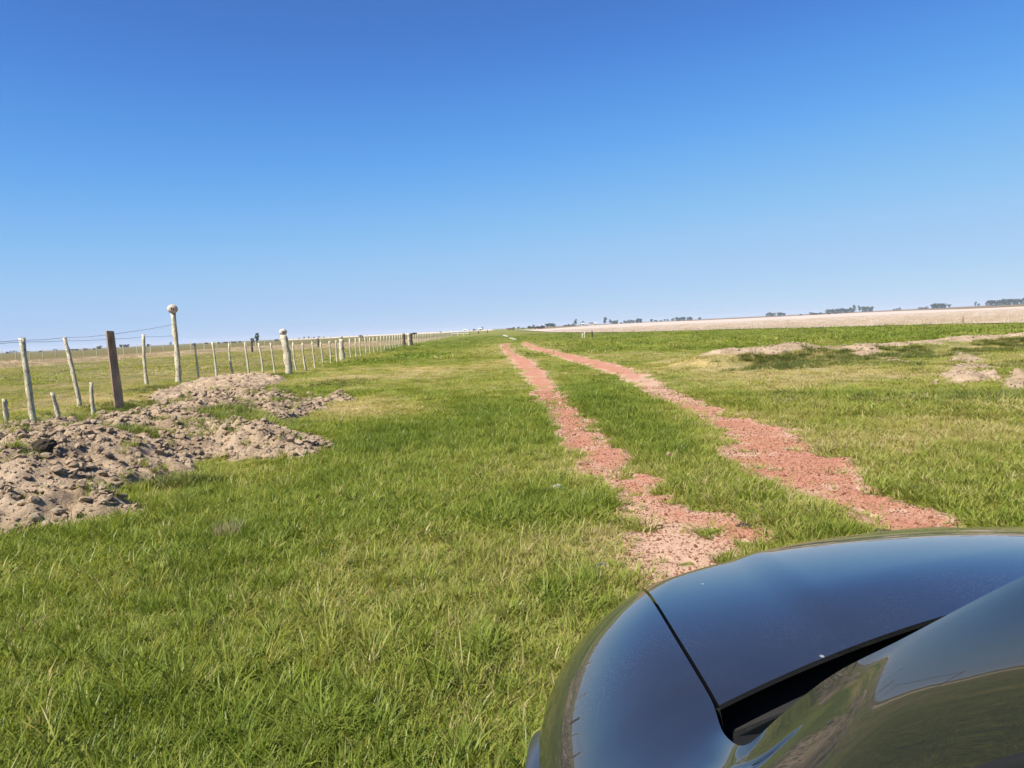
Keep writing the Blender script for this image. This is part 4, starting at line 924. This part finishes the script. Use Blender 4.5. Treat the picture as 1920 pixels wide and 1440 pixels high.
# ------------------------------------------------------------------ stones, dung and dark clods
def stone(name, px, py, s, mat, label, cat, seed, flat=.6, z=0.0):
    p = gp(px, py, z); me = lump(seed, mat, 3, .3, flat); zz = gz1(p[0], p[1]) if z == 0 else float(earth_z(np.array([p[0]]), np.array([p[1]]), earth_mask(np.array([p[0]]), np.array([p[1]])))[0])
    o = obj(name, me, None, (p[0], p[1], zz + s * flat * .25)); o.scale = (s, s, s); o.rotation_euler = (0, 0, seed); tag(o, label, cat)
stone('stone', 1047, 918, .055, M['stone'], 'pale stone lying in the grass beside the left wheel rut', 'stone', 3, .8)
stone('stone', 1027, 921, .035, M['stone'], 'smaller pale stone next to the one beside the left rut', 'stone', 5, .7)
stone('stone', 1125, 1062, .042, M['stone'], 'flat grey stone between long tufts and the left rut', 'stone', 6, .35)
stone('stone', 1255, 856, .05, M['redstone'], 'pinkish stone on the grass strip between the ruts', 'stone', 8, .7)
stone('dung_pat', 1655, 999, .10, M['dung'], 'dark dung pat at the near end of the right rut', 'dung', 12, .3)
stone('dung_pat', 1395, 980, .055, M['dung'], 'small dark dung scrap on the grass strip between ruts', 'dung', 14, .3)
stone('dark_clod', 88, 900, .11, M['dung'], 'large dark wet clod low on the earth mound', 'clod', 15, .7, .15)
stone('dark_clod', 156, 832, .07, M['dung'], 'dark clod near the crest of the earth mound', 'clod', 16, .8, .3)
stone('dark_clod', 352, 798, .06, M['dung'], 'small dark clod on the mound beside the weeds', 'clod', 17, .6, .28)

# ------------------------------------------------------------------ the car
def spline(xs, ys, x):
    xs = np.asarray(xs, float); ys = np.asarray(ys, float); x = np.asarray(x, float)
    if ys.ndim == 1: return spline(xs, ys[:, None], x)[..., 0]
    h = np.diff(xs); d = np.diff(ys, axis=0) / h[:, None]; m = np.zeros_like(ys); m[0] = d[0]; m[-1] = d[-1]
    m[1:-1] = (d[:-1] * h[1:, None] + d[1:] * h[:-1, None]) / (h[1:] + h[:-1])[:, None]
    i = np.clip(np.searchsorted(xs, x) - 1, 0, len(xs) - 2); t = ((x - xs[i]) / h[i])[..., None]; hh = h[i][..., None]
    return (2 * t**3 - 3 * t**2 + 1) * ys[i] + (t**3 - 2 * t**2 + t) * hh * m[i] + (-2 * t**3 + 3 * t**2) * ys[i + 1] + (t**3 - t**2) * hh * m[i + 1]
OUTL = np.array([(-.935, -.6), (-.935, -.3), (-.932, 0), (-.922, .2), (-.903, .36), (-.868, .56), (-.795, .78), (-.70, .945), (-.58, 1.06), (-.42, 1.11), (-.2, 1.125), (0, 1.13)])
_s = np.concatenate([[0], np.cumsum(np.hypot(*np.diff(OUTL, axis=0).T))]); OUTP = spline(_s, OUTL, np.linspace(0, _s[-1], 500))
def outd(u, v):
    u = -np.abs(np.asarray(u, float)); v = np.asarray(v, float); P = np.stack([u.ravel(), v.ravel()], 1); o = np.empty(len(P))
    for a in range(0, len(P), 4000): q = P[a:a + 4000]; o[a:a + 4000] = np.hypot(q[:, None, 0] - OUTP[None, :, 0], q[:, None, 1] - OUTP[None, :, 1]).min(1)
    return o.reshape(u.shape)
RO = .25; RD = .15
def Tz(u, v):
    t = np.clip((v - .2) / .95, -.6, 1.2); z = 1.0 - .035 * t - .128 * np.where(t > 0, t * t, 0) - (.2 - .10 * np.clip(t, 0, 1)) * u * u
    cu = np.interp(v, [.2, .9], [-.445, -.27]); return z + .008 * sstep(-.035, .05, -(np.abs(u) + cu)) * sstep(.22, .5, v)
def topz(u, v, d=None):
    d = outd(u, v) if d is None else d; q = np.clip(1 - d / RO, 0, 1); return Tz(u, v) - RD * (.5 * q * q + .5 * (1 - np.sqrt(np.clip(1 - q * q, 0, 1))))
def seam(v): return spline([.2, .5, .8, 1.07], [-.655, -.61, -.555, -.50], np.clip(v, -.1, 1.13))
_vi = OUTP[:, 1]
def out_u(v): return np.interp(v, _vi, OUTP[:, 0])
CROLL = math.radians(2.3)
car = empty('car', (CO[0], CO[1], .030)); car.rotation_euler = (0, -CROLL, PSI)
tag(car, 'dark glossy car parked on the track with its bonnet pointing along the ruts', 'car')
def both(name, V, Fc, mat, smooth=True, label=None):
    for s in (1, -1):
        v2 = np.array(V, float); v2[:, 0] *= s; f2 = np.array(Fc) if s == 1 else np.array(Fc)[:, ::-1]
        o_ = mobj(name, v2, f2.copy(), mat, car, smooth)
        if name == 'wing': o_.data.set_sharp_from_angle(angle=math.radians(50))
G = .0065
# bonnet: between the two seams, from the cowl edge to the nose
def rear_v(u): return .248 - .026 * (np.abs(u) / .66) ** 2.0
nu_, nv_ = 90, 90
V = np.zeros((nv_, nu_, 3))
for i in range(nv_):
    q = i / (nv_ - 1); q2 = 1 - (1 - q) ** 1.8
    for _ in range(1):
        s = np.linspace(-1, 1, nu_); vv = np.full(nu_, .2 + .9 * q2)
        for it in range(3):
            us = -s * (seam(vv) + G) * 1.0; us = np.where(np.abs(us) > 1e-9, us, 1e-9)
            vout = np.interp(np.abs(us), OUTP[::-1, 0] * -1, OUTP[::-1, 1]); v0 = rear_v(us); vv = v0 + (vout - .0015 - v0) * q2
    V[i, :, 0] = us; V[i, :, 1] = vv; V[i, :, 2] = topz(us, vv)
V = V[:, ::1]
def flange(G_, dz, dn=.0):
    return G_ + np.array((0, dn, -dz))
rows = [np.array(V[0]) + (0, .020, -.016), np.array(V[0]) + (0, .0, -.008)] + list(V)
rows = np.array(rows); left = rows[:, :1] + (.004, 0, -.03); right = rows[:, -1:] + (-.004, 0, -.03); rows = np.concatenate([left, rows, right], 1)
nr, nc = rows.shape[:2]
bon = mobj('bonnet', rows.reshape(-1, 3), grid_faces(nr, nc)[:, ::-1].copy() if rows[0, 1, 0] > rows[0, -1, 0] else grid_faces(nr, nc), M['paint'], car, True)
bon.data.set_sharp_from_angle(angle=math.radians(35))
# wing + windscreen pillar, one pressing per side
NC = 15; qs = np.linspace(0, 1, NC); stV = []; stP = []
for v in [-.95, -.75, -.55, -.4, -.3, -.2, -.1, -.02, .06, .14]:
    inn = spline([-.95, -.75, -.55, -.335, -.15, .08, .22], [(-.50, 1.555), (-.53, 1.525), (-.565, 1.445), (-.606, 1.298), (-.648, 1.148), (-.682, .962), (-.660, .917)], np.array([v]))[0]
    low = spline([-.95, -.75, -.55, -.4, -.312, -.2, -.1, -.02, .06, .14], [(-.575, 1.44), (-.592, 1.405), (-.622, 1.31), (-.658, 1.19), (-.677, 1.115), (-.715, 1.01), (-.80, .90), (-.885, .80), (-.915, .745), (-.925, .70)], np.array([v]))[0]
    ctl = spline([-.95, -.55, -.3, -.2, -.1, -.02, .06, .14], [(-.56, 1.53), (-.612, 1.40), (-.668, 1.222), (-.70, 1.118), (-.745, .968), (-.80, .905), (-.85, .905), (-.90, .885)], np.array([v]))[0]
    P_ = np.array([(1 - q) ** 2 * inn + 2 * q * (1 - q) * ctl + q * q * low for q in qs])
    if v > -.15:
        k = sstep(-.15, .14, v) * .9
        uq = inn[0] + (out_u(v) - inn[0]) * (1 - (1 - qs) ** 1.6); zq = topz(uq, np.full(NC, v)); zq[0] = zq[0] * k + inn[1] * (1 - k)
        P_ = P_ * (1 - k) + np.stack([uq, zq], 1) * k
    if v > -.15: P_[:, 1] += .012 * np.exp(-((P_[:, 0] + .69) / .085) ** 2) * sstep(.22, .0, v) * sstep(-.15, -.03, v)
    stV.append(v); stP.append(np.concatenate([P_, np.full((NC, 1), v)], 1))
for v in [.24, .34, .45, .56, .66, .76, .86, .94, 1.0, 1.04, 1.07, 1.088]:
    s0 = float(seam(np.array(v))); uq = s0 + (float(out_u(v)) - s0) * (1 - (1 - qs) ** 1.6); stV.append(v); stP.append(np.stack([uq, topz(uq, np.full(NC, v)), np.full(NC, v)], 1))
vs_ = np.concatenate([np.linspace(-.95, .2, 60), np.linspace(.2, 1.088, 90)[1:]])
D = spline(np.array(stV), np.array([p.reshape(-1) for p in stP]), vs_).reshape(len(vs_), NC, 3)
k = vs_ > .3
for i in np.where(k)[0]:
    s0 = float(seam(np.array(vs_[i]))); uq = s0 + (float(out_u(vs_[i])) - s0) * (1 - (1 - qs) ** 1.6); w = float(sstep(.3, .4, vs_[i]))
    D[i, :, 0] = D[i, :, 0] * (1 - w) + uq * w; D[i, :, 1] = D[i, :, 1] * (1 - w) + topz(uq, np.full(NC, vs_[i])) * w
qd = np.linspace(0, 1, 46); D = np.stack([spline(qs, D[i], qd) for i in range(len(vs_))]); WG = np.stack([D[..., 0], D[..., 2], D[..., 1]], -1)
fl = WG[:, :1] + (-.004, 0, -.035); WGf = np.concatenate([fl, WG], 1)
both('wing', WGf.reshape(-1, 3), grid_faces(len(vs_), 47), M['paint'])
# flanks below the wing edge, with a wheel opening, and the bumper round the nose
WC = (.58, .30); WR = .335
prof = [(0, 1.0), (.012, .93), (.018, .80), (.012, .60), (.006, .42), (-.004, .22), (-.03, .0)]
idx = np.linspace(0, len(OUTP) - 1, 170).astype(int); Pn = OUTP[idx]; tn = np.gradient(Pn, axis=0); nrm = np.stack([-tn[:, 1], tn[:, 0]], 1); nrm /= np.linalg.norm(nrm, axis=1)[:, None]
nrm *= np.where((nrm[:, :1] > 0) & (Pn[:, :1] < -.3), -1, 1); nrm[:, 1] = np.abs(nrm[:, 1]); nrm[:, 0] = -np.abs(nrm[:, 0])
ztop = topz(Pn[:, 0], Pn[:, 1], np.zeros(len(Pn))); lowz = .24
pq = np.linspace(0, 1, 26); po = spline([1 - b_ for a, b_ in prof], [a for a, b_ in prof], pq)
side = np.stack([np.stack([Pn[:, 0] + nrm[:, 0] * o_ * (1.6 if q > .4 else 1), Pn[:, 1] + nrm[:, 1] * o_ * (1 + 2.2 * sstep(.9, 1.12, Pn[:, 1]) * (q > .15)), ztop + (lowz - ztop) * q], 1) for q, o_ in zip(pq, po)])
nq, ns = side.shape[:2]; f = grid_faces(nq, ns); cen = side.reshape(-1, 3)[f].mean(1)
ok = ~(((cen[:, 1] - WC[0]) ** 2 + (cen[:, 2] - WC[1]) ** 2 < WR ** 2) & (cen[:, 0] < -.6))
isb = (cen[:, 1] > WC[0] + .36) ; isf = ~isb & (cen[:, 1] > -.02); isd = ~isb & ~isf
both('flank', side.reshape(-1, 3), f[ok & isf][:, ::-1].copy(), M['paint'])
both('front_bumper', side.reshape(-1, 3), f[ok & isb][:, ::-1].copy(), M['paint'])
# door skins and rear quarter in one straight run
def skin(name, v0, v1, mat=M['paint'], zt=.80, parent=car):
    rows = []
    for z, o_ in ((zt + .10, -.055), (zt + .06, -.018), (zt, .004), (.66, .016), (.5, .012), (.36, .004), (.25, -.02)):
        rows.append([(-.933 - o_, v, z) for v in np.linspace(v0, v1, 6)])
    both(name, np.array(rows).reshape(-1, 3), grid_faces(7, 6), mat)
skin('door', -.026, -1.05); skin('rear_door', -1.056, -2.0); skin('rear_quarter', -2.006, -2.95)
# window frames, side glass, roof
def strip(name, A, B, mat, smooth=False):
    V = np.array(list(A) + list(B), float); n = len(A); both(name, V, grid_faces(2, n), mat, smooth)
seal_v = [-.95, -.75, -.55, -.4, -.312, -.2, -.1]
seal_p = [(-.575, 1.44), (-.592, 1.405), (-.622, 1.31), (-.658, 1.19), (-.677, 1.115), (-.715, 1.01), (-.80, .90)]
b = MB(); b.tube([(u, v, z) for v, (u, z) in zip(seal_v, seal_p)] + [(-.87, -.04, .845)], .011, 8)
both('window_seal', b.v, [f_ for f_ in b.f if len(f_) == 4], M['rubber'])
strip('side_window', [(u - .012, v, z - .012) for v, (u, z) in zip(seal_v, seal_p)] + [], [(-.86, v, .90) for v in seal_v], M['glass'])
strip('rear_side_window', [(-.585, -1.0, 1.445), (-.59, -1.9, 1.44), (-.66, -2.6, 1.30)], [(-.865, -1.0, .90), (-.865, -1.9, .90), (-.865, -2.6, .90)], M['glass'])
b = MB(); b.tube([(-.872, -.95, .88), (-.575, -.97, 1.46)], .03, 6); both('door_pillar', b.v, [f_ for f_ in b.f if len(f_) == 4], M['black'])
us = np.linspace(-1, 1, 25); rv = [(-.80, .50, 1.555), (-.95, .515, 1.585), (-1.3, .54, 1.60), (-1.9, .54, 1.585), (-2.5, .53, 1.52), (-2.75, .5, 1.44)]
R3 = np.array([[(s * w, v, z - .05 * abs(s) ** 3) for s in us] for v, w, z in rv]); mobj('roof', R3.reshape(-1, 3), grid_faces(6, 25)[:, ::-1].copy(), M['paint'], car, True)
Rr = np.array([[(s * (.50 + .36 * q), -2.75 - .22 * math.sin(q * 1.5), 1.44 - .05 * abs(s) ** 3 * (1 - q) - 1.15 * q) for s in us] for q in np.linspace(0, 1, 8)]); mobj('tailgate', Rr.reshape(-1, 3), grid_faces(8, 25)[:, ::-1].copy(), M['paint'], car, True)
b = MB(); b.tube([(-.56, -.85, 1.44), (-.58, -1.5, 1.47), (-.58, -2.2, 1.44), (-.62, -2.75, 1.34)], .045, 8); both('roof_rail', b.v, [f_ for f_ in b.f if len(f_) == 4], M['paint'])
# windscreen between the pillars and the black cowl in front of it
wsr = []
for q in np.linspace(0, 1, 14):
    v = .10 - 1.0 * q; un, zn = spline([-.95, -.75, -.55, -.335, -.15, .08, .22], [(-.50, 1.555), (-.53, 1.525), (-.565, 1.445), (-.606, 1.298), (-.648, 1.148), (-.682, .962), (-.660, .917)], np.array([v]))[0]
    wsr.append([(s * (abs(un) - .006), v + .10 * (1 - s * s) , zn - .014 + .028 * (1 - s * s)) for s in us])
mobj('windscreen', np.array(wsr).reshape(-1, 3), grid_faces(14, 25), M['glass'], car, True)
cw = np.array([[(s * .672, v + .10 * (1 - s * s) - .02 * (1 - q), z + .04 * (1 - s * s)) for s in us] for q, v, z in ((0, .30, .84), (.3, .24, .855), (.6, .16, .885), (1, .085, .915))])
cwl = mobj('cowl_panel', cw.reshape(-1, 3), grid_faces(4, 25), M['black'], car, True)
for k in range(9):
    for j in range(2):
        b = MB(); b.box((-.60 + .022 * k, .185 + .03 * j + .0006 * k, .878 + .0012 * k - .006 * j), (.011, .018, .006), .15); b.build('vent_slot', M['rubber'], cwl)
b = MB(); b.box((-.40, .205, .905), (.022, .03, .014), .3, .6); b.build('washer_nozzle', M['chrome'], car)
b = MB(); b.tube([(-.52, .12, .925), (-.35, .19, .955), (.05, .20, .975), (.28, .17, .985)], [.009, .008, .007, .005], 6); b.build('wiper', M['rubber'], car)
b = MB(); b.box((0, .55, .60), (1.16, .7, .24)); b.box((0, -1.3, .42), (1.6, 3.0, .30)); b.box((0, .12, .72), (1.25, .2, .3)); b.box((-.62, .1, .66), (.06, .5, .34)); b.box((.62, .1, .66), (.06, .5, .34)); b.build('inner_black_fill', M['rubber'], car)  # body core; black boxes under the bonnet added to keep its gaps dark
# black sheet added under the bonnet and wings to darken the shut lines
pu, pv_ = np.meshgrid(np.linspace(-.74, .74, 40), np.linspace(.12, 1.05, 30)); vo_ = np.interp(np.abs(pu), OUTP[::-1, 0] * -1, OUTP[::-1, 1]) - .05
pv_ = np.minimum(pv_, vo_); pd = outd(pu, pv_); pz = topz(pu, pv_, pd) - .045 - .05 * sstep(.30, .14, pv_); mobj('shut_line_backing', np.stack([pu, pv_, pz], -1).reshape(-1, 3), grid_faces(30, 40), M['rubber'], car)
# lamp, grille, wheels, mirror, arch trims
for s in (1, -1):
    cols = np.arange(132, 158); V = []
    for r_ in range(3, 12):
        for c_ in cols: p = side[r_, c_]; V.append(((p[0] + nrm[c_, 0] * .004) * s, p[1] + nrm[c_, 1] * .004, p[2]))
    f = grid_faces(9, len(cols)); mobj('headlight', V, f[:, ::-1].copy() if s == 1 else f.copy(), M['lens'], car, True)
b = MB(); b.box((0, 1.215, .50), (.8, .03, .16)); gr = b.build('grille', M['black'], car)
for k in range(3): b = MB(); b.box((0, 1.235, .45 + .05 * k), (.78, .02, .012)); b.build('grille_bar', M['rubber'], gr)
for s in (1, -1):
    for v in (WC[0], -2.05):
        c = empty('wheel', (0, 0, 0)); c.parent = car; c.location = (s * .79, v, .298)
        def ring(prof_, n=40):
            V = [(x_ * s, r_ * math.cos(2 * math.pi * k / n), r_ * math.sin(2 * math.pi * k / n)) for x_, r_ in prof_ for k in range(n)]; return V, grid_faces(len(prof_), n, wrap=True)
        V, f = ring([(-.09, .20), (-.10, .27), (-.075, .298), (.075, .298), (.10, .27), (.095, .205)]); mobj('tyre', V, f.copy(), M['rubber'], c, True)
        V, f = ring([(.095, .207), (.07, .19), (.05, .10), (.075, .05), (.08, .001)]); mobj('rim', V, f.copy(), M['rim'], c, True)
for s in (1, -1):
    n = 34; V = []
    for k in range(n):
        a = math.radians(-8 + 196 * k / (n - 1)); vv = WC[0] + WR * math.cos(a); zz = WC[1] + WR * math.sin(a); uo = float(out_u(min(vv, 1.0)))
        for dr, du in ((-.012, .05), (-.012, -.026), (.012, -.036), (.040, -.030), (.05, .004)):
            vv2 = WC[0] + (WR + dr) * math.cos(a); zz2 = WC[1] + (WR + dr) * math.sin(a); V.append(((float(out_u(min(vv2, 1.05))) + du) * s, vv2, zz2))
    f = grid_faces(n, 5); mobj('arch_trim', V, f.copy() if s == 1 else f[:, ::-1].copy(), M['archp'], car, True)
for s in (1, -1):
    me = lump(77, M['paint'], 3, .05, .7); o = obj('door_mirror', me, car, (s * 1.03, -.34, .97)); o.scale = (.10, .05, .11)
    b = MB(); b.tube([(s * .86, -.30, .91), (s * .98, -.33, .94)], .025, 6); b.build('mirror_arm', M['black'], car)

# ------------------------------------------------------------------ haze over the plain
hz = MB(); hz.box((0, 0, 10.0), (14400, 14400, 24.0))
hm, nt, out = new_mat('haze'); pv = nd(nt, 'ShaderNodeVolumePrincipled'); pv.inputs['Color'].default_value = (.80, .87, .97, 1); pv.inputs['Density'].default_value = .00016
nt.links.new(pv.outputs[0], out.inputs['Volume']); hz_o = hz.build('haze', hm); tag(hz_o, kind='stuff')
